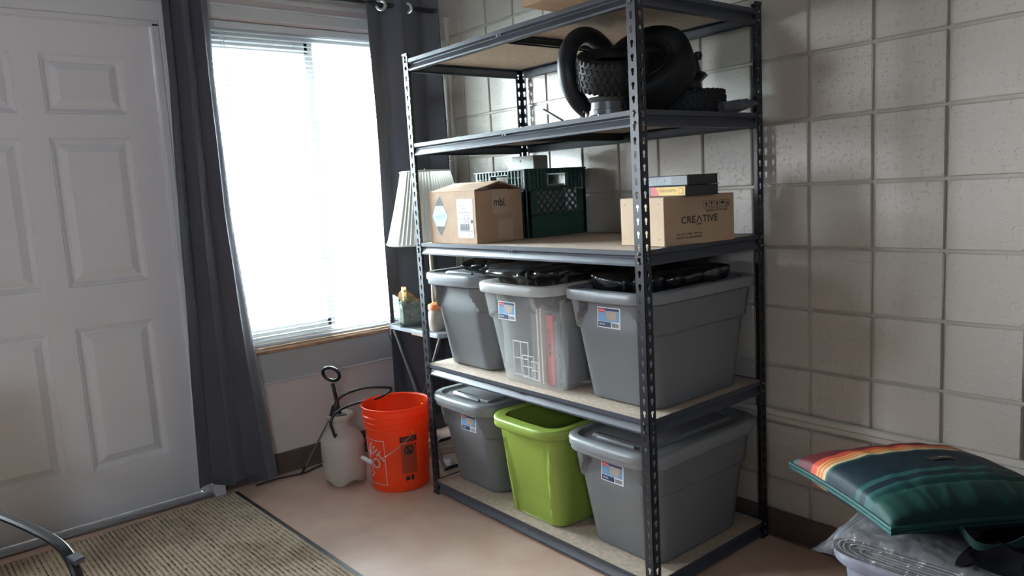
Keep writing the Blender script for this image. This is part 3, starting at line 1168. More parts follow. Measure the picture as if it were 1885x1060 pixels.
def slab(name, label, cat, c, d, m, rz=0, group=None, tiltx=0):
    t = MB()
    t.box((0, 0, d[2] / 2), d, 0, None, .002)
    o = t.build(name, m)
    o.location = c
    o.rotation_euler = (tiltx, 0, rz)
    return tag(o, label, cat, group)


bk = thing('book', 'red book standing inside the see-through tote with dark spine lettering', 'book', (1.435, -.548, zz))
m = MB()
m.box((0, 0, .125), (.036, .02, .25), 0, None, .003)
m.build('cover', mat('red_cloth', (.62, .05, .05), .5, var=(10, .1)), bk)
m = MB()
decal_text(m, 'MEMORIES', .022, lambda u, v: (u, -.0106, v), 0.0, .155, R_(90), 0)
m.build('lettering', M['ink'], bk, sharp=0)
for k, (x, wd, h, c) in enumerate(((1.385, .010, .27, (.70, .68, .58)), (1.403, .008, .28, (.74, .73, .66)))):
    slab('folder', ['cream folder standing beside the red book in the see-through tote, left one', 'cream folder standing against the red book in the see-through tote, right one'][k], 'folder',
         (x, -.52, zz), (wd, .10, h), mat('cream_card', c, .7, var=(10, .06)), 0, 'folders in the see-through tote')
slab('picture_panel', 'grey board standing behind the frames in the see-through tote', 'board', (1.29, -.45, zz), (.15, .008, .22), mat('grey_board', (.30, .32, .33), .6, var=(6, .1)))
slab('box_lid', 'grey card box at the right side of the see-through tote', 'box', (1.478, -.43, zz), (.012, .22, .30), mat('grey_card2', (.24, .235, .225), .6, var=(6, .1)))
m = MB()
zig = [(0, 0)] + [(.012 + (.006 if k % 2 else 0), k * .012) for k in range(20)] + [(0, .228)]
m.rings([[(x, y, z) for (x, z) in zig] for y in (0, .003)], 0, True, True)
o = m.build('serrated_strip', M['ink_grey'])
o.location = (1.458, -.555, zz)
tag(o, 'dark zigzag edged strip beside the red book in the see-through tote', 'strip')
for k, (x, y, z, w_, h_2) in enumerate(((1.245, -.535, 0, .085, .13), (1.30, -.548, 0, .06, .085), (1.345, -.555, 0, .035, .07))):
    m = MB()
    for dx in (-w_ / 2, 0, w_ / 2):
        m.box((dx, 0, h_2 / 2), (.004, .004, h_2), 0, None, .001)
    for dz in (.002, h_2 * .5, h_2 - .002):
        m.box((0, 0, dz), (w_, .004, .004), 0, None, .001)
    o = m.build('photo_rack', M['paper'])
    o.location = (x, y, zz)
    tag(o, ['large white wire rack at the left inside the see-through tote', 'middle sized white rack leaning inside the see-through tote', 'smallest white rack inside the see-through tote'][k], 'rack', 'white racks in the see-through tote')

# ------------------------------------------------------------------ black plastic bags


def bag(name, label, c, d, seed, amp=.02, zmin=-1, flat=0.6, freq=6, ridge=.03):
    """crumpled film: a closed blob with sharp folds"""
    bm = bmesh.new()
    bmesh.ops.create_icosphere(bm, subdivisions=6, radius=1)
    off = Vector((seed * 3.1, seed * 1.7, seed * .9))
    for v in bm.verts:
        p = v.co.copy()
        q = Vector((p.x * abs(p.x) ** -.35 if abs(p.x) > 1e-4 else 0, p.y * abs(p.y) ** -.35 if abs(p.y) > 1e-4 else 0, p.z))
        ang = math.atan2(p.y, p.x)
        wob = noise.noise(p * 1.6 + off)
        w1 = abs(((ang * freq / (2 * PI) + wob * 1.3) % 1) * 2 - 1)
        w2 = abs(((ang * freq * 1.7 / (2 * PI) + wob * 2.2 + .3 + p.z * .5) % 1) * 2 - 1)
        n2 = 1 - abs(noise.noise(p * 3.2 + off * 2))
        k = ridge * ((1 - w1) ** 2.2 * .9 + (1 - w2) ** 3 * .5 + n2 ** 8 * .35 - .5) * (1 - .5 * abs(p.z))
        k += amp * noise.noise(p * 2.2 + off)
        pos = Vector((q.x * d[0] / 2, q.y * d[1] / 2, q.z * d[2] / 2)) + p * k
        v.co = pos
    lo = min(v.co.z for v in bm.verts)
    for v in bm.verts:
        if v.co.z < zmin:
            v.co.z = zmin + (v.co.z - zmin) * .05
    me = bpy.data.meshes.new(name)
    bm.to_mesh(me)
    bm.free()
    me.materials.append(M['bag'])
    me.polygons.foreach_set('use_smooth', [True] * len(me.polygons))
    o = bpy.data.objects.new(name, me)
    COL.objects.link(o)
    o.location = c
    return tag(o, label, 'bag')




def gathered(name, label, c, rx, ry, prof, folds, amp, seed, tw=.6):
    """plastic film gathered in a ring of sharp pleats: prof = (radius factor, height)"""
    NA, NR = 300, 40
    pp = catmull([Vector((a, b, 0)) for a, b in prof], 10)
    off = Vector((seed * 2.3, seed * 1.1, seed))
    vs = []
    for j in range(NR):
        k = j / (NR - 1) * (len(pp) - 1)
        k0 = int(k)
        k1 = min(k0 + 1, len(pp) - 1)
        q = pp[k0].lerp(pp[k1], k - k0)
        v = j / (NR - 1)
        for i in range(NA):
            a = 2 * PI * i / NA
            d = Vector((math.cos(a), math.sin(a), 0))
            wob = noise.noise(d * 1.9 + off) * 1.1
            t = (a / (2 * PI) * folds + wob + v * tw * noise.noise(d * 2.1 + off * 2)) % 1
            t2 = (a / (2 * PI) * folds * 2.3 + wob * 2 + v * 1.5 + .3) % 1
            tri = abs(t * 2 - 1)
            tri2 = abs(t2 * 2 - 1)
            w = amp * ((tri - .5) * 1.6 + (tri2 - .5) * .5 * noise.noise(d * 3 + off)) * math.sin(PI * min(1, v * 1.25 + .12)) ** .7
            su = math.copysign(abs(d.x) ** .7, d.x)
            sv = math.copysign(abs(d.y) ** .7, d.y)
            r = q.x
            vs.append((su * rx * r + d.x * w, sv * ry * r + d.y * w, q.y + w * .55 + .010 * noise.noise(Vector((d.x * 2 * r, d.y * 2 * r, seed + v)))))
    m = MB()
    m.rings([vs[j * NA:(j + 1) * NA] for j in range(NR)], 0, True, True)
    o = m.build(name, M['bag'], sharp=0)
    o.data.polygons.foreach_set('use_smooth', [True] * len(o.data.polygons))
    o.location = c
    return tag(o, label, 'bag')


gathered('trash_bag', 'black plastic bag bunched on the lid of the left upper tote', (.975, -.40, .958), .105, .15, [(.6, .0), (.95, .004), (1.0, .026), (.75, .042), (.4, .040), (.05, .036)], 9, .012, 3)
gathered('trash_bag', 'shiny black plastic bag gathered in folds in the see-through tote', (1.345, -.40, .925), .162, .235, [(.55, -.10), (.84, -.06), (.88, -.01), (1.0, .034), (1.26, .056), (1.12, .074), (.6, .074), (.05, .070)], 13, .034, 5, 2.6)
gathered('trash_bag', 'black plastic bag filling the open grey tote on the upper row', (1.745, -.325, .925), .150, .235, [(.55, -.10), (.88, -.06), (.95, -.01), (1.02, .022), (1.02, .048), (.7, .056), (.3, .050), (.05, .046)], 10, .020, 9, 2.0)


# ================================================================== shelf three
z3 = ZS[2] - .0012
cb = thing('cardboard_box', 'brown cardboard box with a diamond label and bulging top flaps', 'box', (.945, -.482, z3), R_(2))
bw, bd, bh = .296, .235, .198
m = MB()
hx, hy = bw / 2, bd / 2
t_ = .004
for (c, d) in (((0, -hy + t_ / 2, bh / 2), (bw, t_, bh)), ((0, hy - t_ / 2, bh / 2), (bw, t_, bh)),
               ((-hx + t_ / 2, 0, bh / 2), (t_, bd - .004, bh)), ((hx - t_ / 2, 0, bh / 2), (t_, bd - .004, bh)), ((0, 0, t_ / 2), (bw - .004, bd - .004, t_))):
    m.box(c, d, 0, None, .0012)
m.build('carton', M['cardboard'], cb)
for s in (-1, 1):
    m = MB()
    a = Vector((0, s * (hy - .002), bh))
    b = Vector((0, s * .004, bh + .027 + (.004 if s > 0 else 0)))
    nd = (b - a).normalized()
    up_ = Vector((1, 0, 0)).cross(nd)
    if up_.z < 0:
        up_ = -up_
    m.add([Vector((x, 0, 0)) + p for p in (a, b) for x in (-hx + .002, hx - .002)] +
          [Vector((x, 0, 0)) + p + up_ * .004 for p in (a, b) for x in (-hx + .002, hx - .002)],
          [(0, 1, 3, 2), (4, 6, 7, 5), (0, 4, 5, 1), (2, 3, 7, 6), (0, 2, 6, 4), (1, 5, 7, 3)])
    m.build('flap', M['cardboard'], cb, sharp=0)
for s in (-1, 1):
    m = MB()
    m.box((s * (hx - .055), 0, bh - .002), (.10, bd - .02, .004), 0, rotm(0, s * R_(4), 0))
    m.build('inner_flap', M['card_dark'], cb, sharp=0)
Fy = lambda e: (lambda u, v: (u, -hy - e, v))
Fx = lambda e: (lambda u, v: (hx + e, u, v))
m = MB()
cx, cz = -.078, .107
decal_poly(m, Fy(.0006), [(cx - .052, cz), (cx, cz - .082), (cx + .052, cz), (cx, cz + .082)], 0)
decal_poly(m, Fy(.0010), [(cx - .027, cz + .040), (cx + .027, cz + .040), (cx, cz + .080)], 1)
decal_poly(m, Fy(.0010), [(cx + .027, cz - .040), (cx - .027, cz - .040), (cx, cz - .080)], 1)
decal_poly(m, Fy(.0010), [(cx - .052, cz), (cx - .028, cz - .038), (cx + .028, cz - .038), (cx + .052, cz), (cx + .028, cz + .038), (cx - .028, cz + .038)], 2)
decal_text(m, 'mine', .028, Fy(.0014), cx + .004, cz, R_(8), 3)
m.build('diamond_label', [M['paper'], M['ink'], mat('label_sheet', (.50, .55, .58), .35, var=(10, .08)), M['paper_blue']], cb, sharp=0)
m = MB()
x0, x1, y0, y1 = .035, .132, .022, .170
decal_rect(m, Fy(.0006), x0, y0, x1, y1, 0)
for (a, b, s_z, tx) in ((.045, .145, .0085, 'SHIP TO:'), (.052, .134, .007, 'STORE 40'), (.075, .108, .008, 'US 97 9 SCC'), (.070, .098, .010, '85 - 100'), (.072, .086, .007, 'TRACKING'), (.085, .034, .007, 'REF 2')):
    decal_text(m, tx, s_z, Fy(.0010), a + .022, b, 0, 1)
for zl in (.118, .093, .080, .046):
    decal_rect(m, Fy(.0010), x0 + .002, zl, x1 - .002, zl + .0012, 1)
xx = x0 + .012
rnd = random.Random(4)
while xx < x1 - .026:
    ww = rnd.choice((.0008, .0014, .0022))
    decal_rect(m, Fy(.0010), xx, .050, xx + ww, .076, 1)
    xx += ww + rnd.choice((.0008, .0014))
decal_rect(m, Fy(.0010), x1 - .014, .078, x1 - .003, .090, 1)
m.build('shipping_label', [M['paper'], M['ink']], cb, sharp=0)
m = MB()
decal_rect(m, Fx(.0006), -.035, .105, .045, .200)
decal_rect(m, Fx(.0008), -.012, .008, .064, .085)
m.build('tape', M['tape'], cb, sharp=0)
m = MB()
decal_text(m, 'mbl.', .042, Fx(.0012), .004, .150, R_(-4), 0, sx=.9)
m.build('marker_scribble', M['ink'], cb, sharp=0)

# milk crate
cr = thing('milk_crate', 'dark green plastic milk crate with diamond lattice sides', 'crate', (.945, -.187, z3), 0)
CW, CH = .330, .272
hc = CW / 2


def crate_side(rz, name):
    rm = Matrix.Rotation(rz, 3, 'Z')
    m = MB()
    P = []

    def bx(c, d, rot=None, bev=.001):
        m.box(rm @ Vector(c), d, 0, rm if rot is None else rm @ rot, bev)

    t0 = .005
    yf = -hc
    bx((0, yf + t0 / 2, .045), (CW - .02, t0, .09))                      # lower plate
    for s in (-1, 1):
        bx((s * (hc - .030), yf + t0 / 2, .135), (.055, t0, .10))        # side plates
        bx((s * (hc - .012), yf + .006, CH / 2), (.024, .012, CH), None, .004)   # corner posts
    # upper band with slots, interrupted by the hand hole
    for s in (-1, 1):
        bx((s * (hc / 2 + .028), yf + t0 / 2 + .003, .2285), (hc - .056, t0 - .002, .077))
    bx((0, yf + t0 / 2 + .003, .2605), (.12, t0 - .002, .018))
    bx((0, yf + t0 / 2 + .003, .194), (.12, t0 - .002, .012))
    for k in range(15):
        x = -hc + .020 + k * (CW - .04) / 14
        if abs(x) < .056:
            bx((x, yf + .002, .2605), (.003, .007, .018))
        else:
            bx((x, yf + .002, .2285), (.003, .007, .077))
    for z in (.190, .2145, .240, .2695):
        for s in (-1, 1):
            bx((s * (hc / 2 + .028), yf + .002, z), (hc - .056, .007, .003))
    bx((0, yf + .004, CH - .0025), (CW, .016, .005))
    for s in (-1, 1):
        bx((s * .056, yf + .003, .226), (.004, .012, .056))
    bx((0, yf + .003, .2525), (.112, .012, .004))
    bx((0, yf + .003, .1995), (.112, .012, .004))
    bx((0, yf + .003, .092), (CW - .05, .010, .004))
    o = m.build(name, M['crate'], cr)
    # diagonal lattice
    l = MB()
    x0, x1, z0, z1 = -.108, .108, .092, .188
    step = .034
    k = -9
    while k < 16:
        for sgn in (-1, 1):
            # line x = c + sgn*(z - z0)
            c = k * step
            pts = []
            za_, zb_ = z0, z1
            xa, xb = c, c + sgn * (z1 - z0)
            lo_, hi_ = 0.0, 1.0
            dx = xb - xa
            for (bound, side) in ((x0, 1), (x1, -1)):
                # side*(xa + dx t - bound) >= 0
                a_, b_ = side * (xa - bound), side * dx
                if abs(b_) < 1e-9:
                    continue
                tt = -a_ / b_
                if b_ > 0:
                    lo_ = max(lo_, tt)
                else:
                    hi_ = min(hi_, tt)
            if hi_ - lo_ > .05:
                A = Vector((xa + dx * lo_, yf + .003, z0 + (z1 - z0) * lo_))
                B = Vector((xa + dx * hi_, yf + .003, z0 + (z1 - z0) * hi_))
                l.bar(rm @ A, rm @ B, .005, .0042, 0, rm @ Vector((0, 1, 0)))
        k += 1
    l.build('lattice', M['crate'], o, sharp=0)


for k in range(4):
    crate_side(k * PI / 2, 'crate_side')
m = MB()
for k in range(11):
    x = -hc + .01 + k * (CW - .02) / 10
    m.box((x, 0, .004), (.005, CW - .02, .006))
    m.box((0, x, .004), (CW - .02, .005, .006))
m.build('crate_floor', M['crate'], cr, sharp=0)
# things in the crate
gb = thing('grey_box', 'tall pale grey box standing up out of the milk crate', 'box', (.965, -.20, z3 + .009), R_(4))
m = MB()
m.box((0, 0, .160), (.13, .085, .32), 0, None, .003)
m.build('body', mat('pale_grey_card', (.40, .40, .38), .6, var=(8, .1)), gb)
m = MB()
m.lathe([(.0001, 0), (.004, 0), (.004, .002), (.0001, .002)], 10, (-.01, -.0435, .300), rotm(R_(90)))
m.build('finger_hole', M['ink'], gb)
cp = thing('plastic_clamshell', 'clear crinkled plastic package beside the grey box in the milk crate', 'package', (.855, -.235, z3 + .009), R_(-8))
m = MB()
m.grid(lambda u, v: (-.022 + .044 * u + .003 * noise.noise(Vector((u * 3, v * 6, 1))), -.008 + .010 * noise.noise(Vector((u * 4, v * 9, 2))), .31 * v), 12, 24)
m.grid(lambda u, v: (-.022 + .044 * u + .003 * noise.noise(Vector((u * 3, v * 6, 1))), .016 + .010 * noise.noise(Vector((u * 4, v * 9, 7))), .31 * v), 12, 24)
m.build('film', M['film'], cp)
pb = slab('white_board', 'whitish flat panel leaning inside the milk crate behind the lattice', 'panel', (1.045, -.19, z3 + .009), (.016, .20, .20), mat('dusty_card', (.33, .34, .33), .6, var=(8, .2)))

# speaker carton
sb = thing('speaker_carton', 'tan carton printed with black lettering near the right post', 'box', (1.842, -.352, z3), R_(-7))
sw, sd, shh = .196, .300, .148
m = MB()
m.box((0, 0, shh / 2), (sw, sd, shh), 0, None, .002)
# front end face pale: separate thin plate part
m.build('carton', M['cardboard2'], sb)
m = MB()
m.box((0, -sd / 2 - .0008, shh / 2), (sw - .003, .0016, shh - .003), 0, None, .0005)
m.build('end_flap', M['cardboard_pale'], sb)
m = MB()
m.box((-.012, -sd / 2 - .0019, shh / 2), (.036, .0006, shh - .006))
m.build('tape', M['paper'], sb, sharp=0)
m = MB()
decal_text(m, 'SCRIPT', .017, lambda u, v: (u, -sd / 2 - .0026, v), .002, .045, R_(90), 0)
decal_text(m, 'SPEAKER', .008, lambda u, v: (u, -sd / 2 - .0026, v), -.020, .10, R_(90), 0)
for (u, v) in ((-.075, .128), (-.075, .022), (.075, .128), (.075, .022)):
    decal_poly(m, lambda a, b: (a, -sd / 2 - .0020, b), [(u + .0016 * math.cos(k), v + .0022 * math.sin(k)) for k in [q * PI / 4 for q in range(8)]])
m.build('end_print', M['ink'], sb, sharp=0)
m = MB()
F1 = lambda u, v: (sw / 2 + .0006, u, v)
F2 = lambda u, v: (sw / 2 + .0010, u, v)
decal_text(m, 'CRE', .030, F1, -.053, .074, 0, 0, sx=1.15)
decal_text(m, 'TIVE', .030, F1, .041, .074, 0, 0, sx=1.15)
ax_ = -.007
decal_poly(m, F1, [(ax_ - .013, .064), (ax_ - .0095, .064), (ax_ + .001, .083), (ax_ - .001, .0865)])
decal_poly(m, F1, [(ax_ + .013, .064), (ax_ + .0095, .064), (ax_ - .001, .083), (ax_ + .001, .0865)])
decal_rect(m, F1, ax_ - .010, .0585, ax_ + .010, .0610)
decal_text(m, 'HANDLE WITH CARE', .0095, F1, .071, .098, 0, 0, sx=1.05)
decal_text(m, '35W | 5W x 2 RMS | 100W max', .0085, F1, -.050, .033, 0, 0, sx=.95)
decal_text(m, '* CARTON FULL REFURBISHMENT', .0085, F1, -.050, .022, 0, 0, sx=.90)
for k in range(5):
    u0 = .014 + k * .0235
    v0, v1 = .105, .128
    for (a, b, c, d) in ((u0, v0, u0 + .0225, v0 + .001), (u0, v1 - .001, u0 + .0225, v1), (u0, v0, u0 + .001, v1), (u0 + .0215, v0, u0 + .0225, v1)):
        decal_rect(m, F1, a, b, c, d)
    uc = u0 + .011
    if k in (0, 2):
        decal_rect(m, F2, uc - .0018, v0 + .003, uc + .0018, v0 + .014)
        decal_poly(m, F2, [(uc - .006, v0 + .012), (uc + .006, v0 + .012), (uc, v0 + .020)])
    elif k == 1:
        decal_poly(m, F2, [(uc - .006, v0 + .020), (uc + .006, v0 + .020), (uc + .001, v0 + .011), (uc - .001, v0 + .011)])
        decal_rect(m, F2, uc - .0008, v0 + .005, uc + .0008, v0 + .012)
        decal_rect(m, F2, uc - .005, v0 + .003, uc + .005, v0 + .005)
    elif k == 3:
        decal_poly(m, F2, [(uc + .008 * math.cos(a), v0 + .012 + .007 * math.sin(a)) for a in [q * PI / 8 for q in range(9)]])
        decal_rect(m, F2, uc - .0007, v0 + .003, uc + .0007, v0 + .013)
    else:
        for q in range(3):
            decal_rect(m, F2, uc - .006, v0 + .004 + q * .005, uc + .006, v0 + .0065 + q * .005)
m.build('side_print', M['ink'], sb, sharp=0)

# two video cases
zc = z3 + shh


def video(label, c, rz, mspine, extra):
    t = thing('video_case', label, 'video case', c, rz, 'video cases on the tan carton')
    w_, d_, h_ = .190, .125, .031
    m = MB()
    m.box((0, 0, h_ / 2), (w_, d_, h_), 0, None, .002)
    m.box((0, 0, h_ - .001), (w_ + .004, d_ + .004, .0016), 0, None, .0005)
    m.box((0, 0, .001), (w_ + .004, d_ + .004, .0016), 0, None, .0005)
    m.build('case', M['black_plastic'], t)
    m = MB()
    F = lambda e: (lambda u, v: (u, -d_ / 2 - e, v))
    extra(m, F, w_, h_)
    m.build('spine_print', mspine, t, sharp=0)
    return t


def ex_top(m, F, w_, h_):
    decal_rect(m, F(.0022), -w_ / 2 + .002, .0025, w_ / 2 - .002, h_ - .0025, 0)
    decal_rect(m, F(.0026), -w_ / 2 + .055, .0025, -w_ / 2 + .057, h_ - .0025, 1)
    decal_rect(m, F(.0026), w_ / 2 - .068, .0035, w_ / 2 - .006, h_ - .0035, 1)
    decal_text(m, '0', .010, F(.003), 0, .016, 0, 2)


def ex_low(m, F, w_, h_):
    decal_rect(m, F(.0022), -w_ / 2 + .028, .0025, w_ / 2 - .004, h_ - .0025, 1)
    decal_poly(m, F(.0026), [(-w_ / 2 + .028, .0025), (-w_ / 2 + .066, .0025), (-w_ / 2 + .052, h_ - .0025), (-w_ / 2 + .028, h_ - .0025)], 0)
    decal_text(m, 'VIDEO CASSETTE', .010, F(.003), .012, .0165, 0, 2)
    decal_rect(m, F(.0026), w_ / 2 - .032, .006, w_ / 2 - .012, h_ - .006, 2)
    decal_rect(m, F(.0030), w_ / 2 - .030, .008, w_ / 2 - .014, h_ - .008, 1)


video('black video case with yellow and red spine under the grey one', (1.875, -.372, zc), R_(-11), [M['red_print'], M['yellow_print'], mat('brown_ink', (.35, .18, .04), .6, var=(20, .1))], ex_low)
video('black video case with pale grey spine, topmost on the tan carton', (1.868, -.365, zc + .0315), R_(-8), [M['silver_print'], mat('grey_card3', (.27, .285, .30), .4, var=(20, .1)), M['ink']], ex_top)

# carton on the top shelf
tb = thing('cardboard_box', 'cardboard box overhanging the front edge of the top shelf', 'box', (1.775, -.585, ZS[0] - .0012), R_(1))
m = MB()
m.box((0, 0, .085), (.325, .355, .17), 0, None, .002)
m.build('carton', M['cardboard'], tb)
m = MB()
m.box((0, -.1782, .085), (.323, .0014, .002))
m.box((0, 0, .1705), (.05, .355, .001))
m.build('tape', M['tape'], tb, sharp=0)

# ================================================================== tyres on the second shelf
z2 = ZS[1] - .0012


def basis(n, up=(0, 0, 1)):
    n = Vector(n).normalized()
    if abs(n.dot(Vector(up))) > .99:
        up = (0, 1, 0)
    x = Vector(up).cross(n).normalized()
    y = n.cross(x)
    return Matrix((x, y, n)).transposed()


def ring_min(B, Rr, W):
    """height the centre must stand above the surface"""
    n = B @ Vector((0, 0, 1))
    return Rr * math.sqrt(max(0, 1 - n.z ** 2)) + W / 2 * abs(n.z)


def tyre(name, label, c, n, Ro, Ri, W, tread=0, rim=None, rimmat='hub_dark', smooth=False, cat='tyre'):
    t = thing(name, label, cat, c)
    B = basis(n)
    m = MB()
    prof = []
    if smooth:
        rc, rr = (Ro + Ri) / 2, (Ro - Ri) / 2
        for k in range(16):
            a = k * 2 * PI / 16
            prof.append((rc + rr * math.cos(a), W / 2 * math.sin(a)))
    else:
        h = W / 2
        dR = Ro - Ri
        prof = [(Ri, h * .55), (Ri + dR * .10, h * .80), (Ri + dR * .35, h * .98), (Ri + dR * .62, h * 1.0), (Ri + dR * .80, h * .93), (Ri + dR * .90, h * .80), (Ri + dR * .945, h * .45),
                (Ri + dR * .955, 0), (Ri + dR * .945, -h * .45), (Ri + dR * .90, -h * .80), (Ri + dR * .80, -h * .93), (Ri + dR * .62, -h * 1.0), (Ri + dR * .35, -h * .98), (Ri + dR * .10, -h * .80),
                (Ri, -h * .55), (Ri + dR * .12, -h * .50), (Ri + dR * .5, -h * .85), (Ri + dR * .80, -h * .6), (Ri + dR * .84, 0), (Ri + dR * .80, h * .6), (Ri + dR * .5, h * .85), (Ri + dR * .12, h * .5)]
    m.lathe(prof, 56, (0, 0, 0), B, closed=True)
    m.build('carcass', M['rubber_smooth'] if smooth else M['rubber'], t, sharp=40)
    if tread:
        l = MB()
        nr = 5
        for r in range(nr):
            zz_ = (r - (nr - 1) / 2) / nr * W * 1.02
            rad = Ri + (Ro - Ri) * (.985 if abs(r - 2) < 2 else .945)
            for k in range(tread):
                a = (k + .5 * (r % 2)) * 2 * PI / tread
                rot = Matrix.Rotation(a, 3, 'Z') @ Matrix.Rotation((.35 if r % 2 else -.35) if abs(r - 2) < 2 else 0, 3, 'X')
                l.box(B @ (Matrix.Rotation(a, 3, 'Z') @ Vector((rad - .0055, 0, zz_))), (.012, 2 * PI * rad / tread * .55, W / nr * .86), 0, B @ rot, .0025)
        lo_ = l.build('tread_blocks', M['rubber'], t, sharp=0)
        lo_['kind'] = 'stuff'
    if rim:
        r = MB()
        h = rim
        r.lathe([(Ri + .008, h / 2), (Ri + .010, h / 2 - .003), (Ri - .002, h / 2 - .008), (Ri - .008, h / 4), (Ri - .022, h / 5), (Ri - .022, -h / 5), (Ri - .008, -h / 4), (Ri - .002, -h / 2 + .008), (Ri + .010, -h / 2 + .003), (Ri + .008, -h / 2),
                 (Ri - .006, -h / 2 + .004), (Ri - .012, -h / 4), (Ri - .026, -h / 5 + .002), (Ri - .026, h / 5 - .002), (Ri - .012, h / 4), (Ri - .006, h / 2 - .004)], 44, (0, 0, 0), B, closed=True)
        r.lathe([(.018, h * .12), (Ri - .024, h * .06), (Ri - .024, h * .01), (.018, h * .02)], 36, (0, 0, 0), B, closed=True)
        r.lathe([(.012, h * .3), (.020, h * .3), (.022, -h * .3), (.012, -h * .3)], 24, (0, 0, 0), B, closed=True)
        r.build('wheel_rim', M[rimmat], t)
    return t


# smooth tyre standing at the left
n1 = (1, .10, .10)
B1 = basis(n1)
tyre('inner_tube', 'smooth black ring standing upright at the left of the tyres', (1.588, -.452, z2 + .156), n1, .153, .096, .060, 0, None, smooth=True, cat='tube')
# treaded tyre on a grey hub
hb = thing('wheel_hub', 'grey steel wheel hub with a flange under the treaded tyre', 'wheel hub', (1.705, -.510, z2))
m = MB()
m.lathe([(.0, 0), (.066, 0), (.068, .004), (.060, .009), (.056, .012), (.0555, .026), (.0515, .028), (.050, .050), (.056, .056), (.060, .062), (.057, .066), (.048, .066), (.0, .066)], 40)
m.build('hub_body', M['hub'], hb)
m = MB()
for k in range(10):
    a = k * 2 * PI / 10
    m.lathe([(.0001, .0035), (.0022, .003), (.0026, 0)], 8, (.0615 * math.cos(a), .0615 * math.sin(a), .0075))
m.build('bolts', M['chrome'], hb)
tyre('treaded_tyre', 'small tyre with block tread tilted on top of the grey hub', (1.712, -.490, z2 + .146), (.30, -.25, .90), .112, .060, .100, 34)
m = MB()
m.tube([(0, 0, 0.006), (.006, -.004, .022), (-.004, 0, .034)], .004, 8, smooth=3)
m.tube([(-.004, 0, .034), (-.018, .002, .030)], .0028, 8)
m.lathe([(.001, 0), (.005, 0), (.005, .012), (.001, .012)], 8, (.008, -.004, .010))
o = m.build('valve_stem', M['chrome'])
o.location = (1.632, -.53, z2)
tag(o, 'small chrome bracket between the smooth ring and the grey hub', 'bracket')
# big tyre facing the room
n3 = (.25, -.72, .64)
tyre('wheel', 'largest black wheel standing on edge with its rim facing the room', (1.725, -.335, z2 + .158), n3, .153, .082, .118, 0, .10)
# rim stack behind
rs = thing('hub_stack', 'dark bare metal hub with flange stacked behind the largest wheel', 'hub', (1.735, -.165, z2 + .088))
m = MB()
m.lathe([(.0, -.0), (.07, 0), (.072, .004), (.060, .010), (.058, .032), (.068, .040), (.080, .050), (.072, .060), (.058, .064), (.052, .095), (.050, .100), (.0, .102)], 40)
m.build('flange', M['hub_dark'], rs)
m = MB()
m.lathe([(.0, -.014), (.010, -.013), (.015, 0), (.012, .012), (.0, .016)], 16, (.045, .02, .114))
m.build('knob', M['hub_dark'], rs)
# flat knobby tyre
tyre('treaded_tyre', 'knobby tyre lying flat under the dark rims at the back', (1.765, -.185, z2 + .044), (0, 0, 1), .125, .072, .080, 34)
# strap / hose at right and pole at left
m = MB()
m.tube([(1.905, -.20, .020), (1.915, -.14, .026), (1.92, -.09, .034), (1.928, -.06, .040)], [.016, .017, .014, .007], 12, smooth=5)
m.tube([(1.90, -.17, .012), (1.915, -.12, .014), (1.925, -.07, .030), (1.934, -.050, .034)], .009, 10, smooth=5)
o = m.build('cloth_strap', M['curtain'])
o.location = (0, 0, z2)
tag(o, 'bunched black strap between the flat tyre and the right rear post', 'strap')
m = MB()
m.tube([(0, 0, 0), (-.13, .04, .050)], .0055, 10)
o = m.build('metal_pole', M['black_plastic'])
o.location = (1.585, -.590, z2 + .005)
tag(o, 'thin black pole poking out to the left of the tyres', 'pole')
m = MB()
m.tube([(0, 0, 0.004), (-.012, .15, .12)], .006, 10)
o = m.build('metal_pole', M['black_plastic'])
o.location = (1.63, -.42, z2 + .002)
tag(o, 'black pole leaning up behind the smooth ring', 'pole')

# ================================================================== FOLDING TABLE, LAMP AND JARS IN THE CORNER
TX, TY, TZ = .392, -.315, .650
tb = thing('folding_table', 'small grey folding tray table in the corner by the curtain', 'table', (TX, TY, 0))
m = MB()
pts = rrect(.228, .165, .03)[::2]
m.rings([[(x, y, TZ - .020) for x, y, _, _ in pts], [(x * 1.005, y * 1.005, TZ - .014) for x, y, _, _ in pts], [(x * 1.005, y * 1.005, TZ - .004) for x, y, _, _ in pts], [(x, y, TZ) for x, y, _, _ in pts], [(x * .96, y * .96, TZ - .0015) for x, y, _, _ in pts]], 0, True, True)
m.build('table_top', M['table'], tb)
for sy in (-.145, .145):
    for sx in (-1, 1):
        m = MB()
        yy = sy * (.93 if sx > 0 else 1.05)
        m.tube([(sx * .185, yy, TZ - .026), (sx * .06, yy, TZ - .24), (-sx * .175, yy, .012)], .0075, 8)
        m.build('leg', M['steel'], tb)
for sx in (-1, 1):
    m = MB()
    m.tube([(sx * .175, -.155, .012), (sx * .175, .155, .012)], .008, 8)
    m.build('foot_bar', M['black_plastic'], tb)
m = MB()
m.box((.0, -.12, TZ - .030), (.12, .03, .018), 0, None, .003)
m.build('latch', M['cardboard_pale'], tb)

LX, LY = .415, -.362
lm = thing('table_lamp', 'table lamp with a white pleated shade behind the left post', 'lamp', (LX, LY, TZ))
m = MB()
m.lathe([(.0, .0), (.048, 0), (.050, .008), (.040, .018), (.018, .028), (.012, .05), (.020, .075), (.012, .10), (.009, .22), (.014, .24), (.009, .26), (.009, .42), (.014, .43), (.0, .44)], 28)
m.build('lamp_base', M['brass'], lm)
m = MB()


def shade_fn(r, z, a):
    # six sided with cut corners and fine pleats
    k = 2 * PI / 6
    aa = (a + .35) % k - k / 2
    hexr = .5 * (math.cos(k / 2) / math.cos(aa)) + .5
    return r * (hexr + .012) + .0014 * math.sin(a * 60)


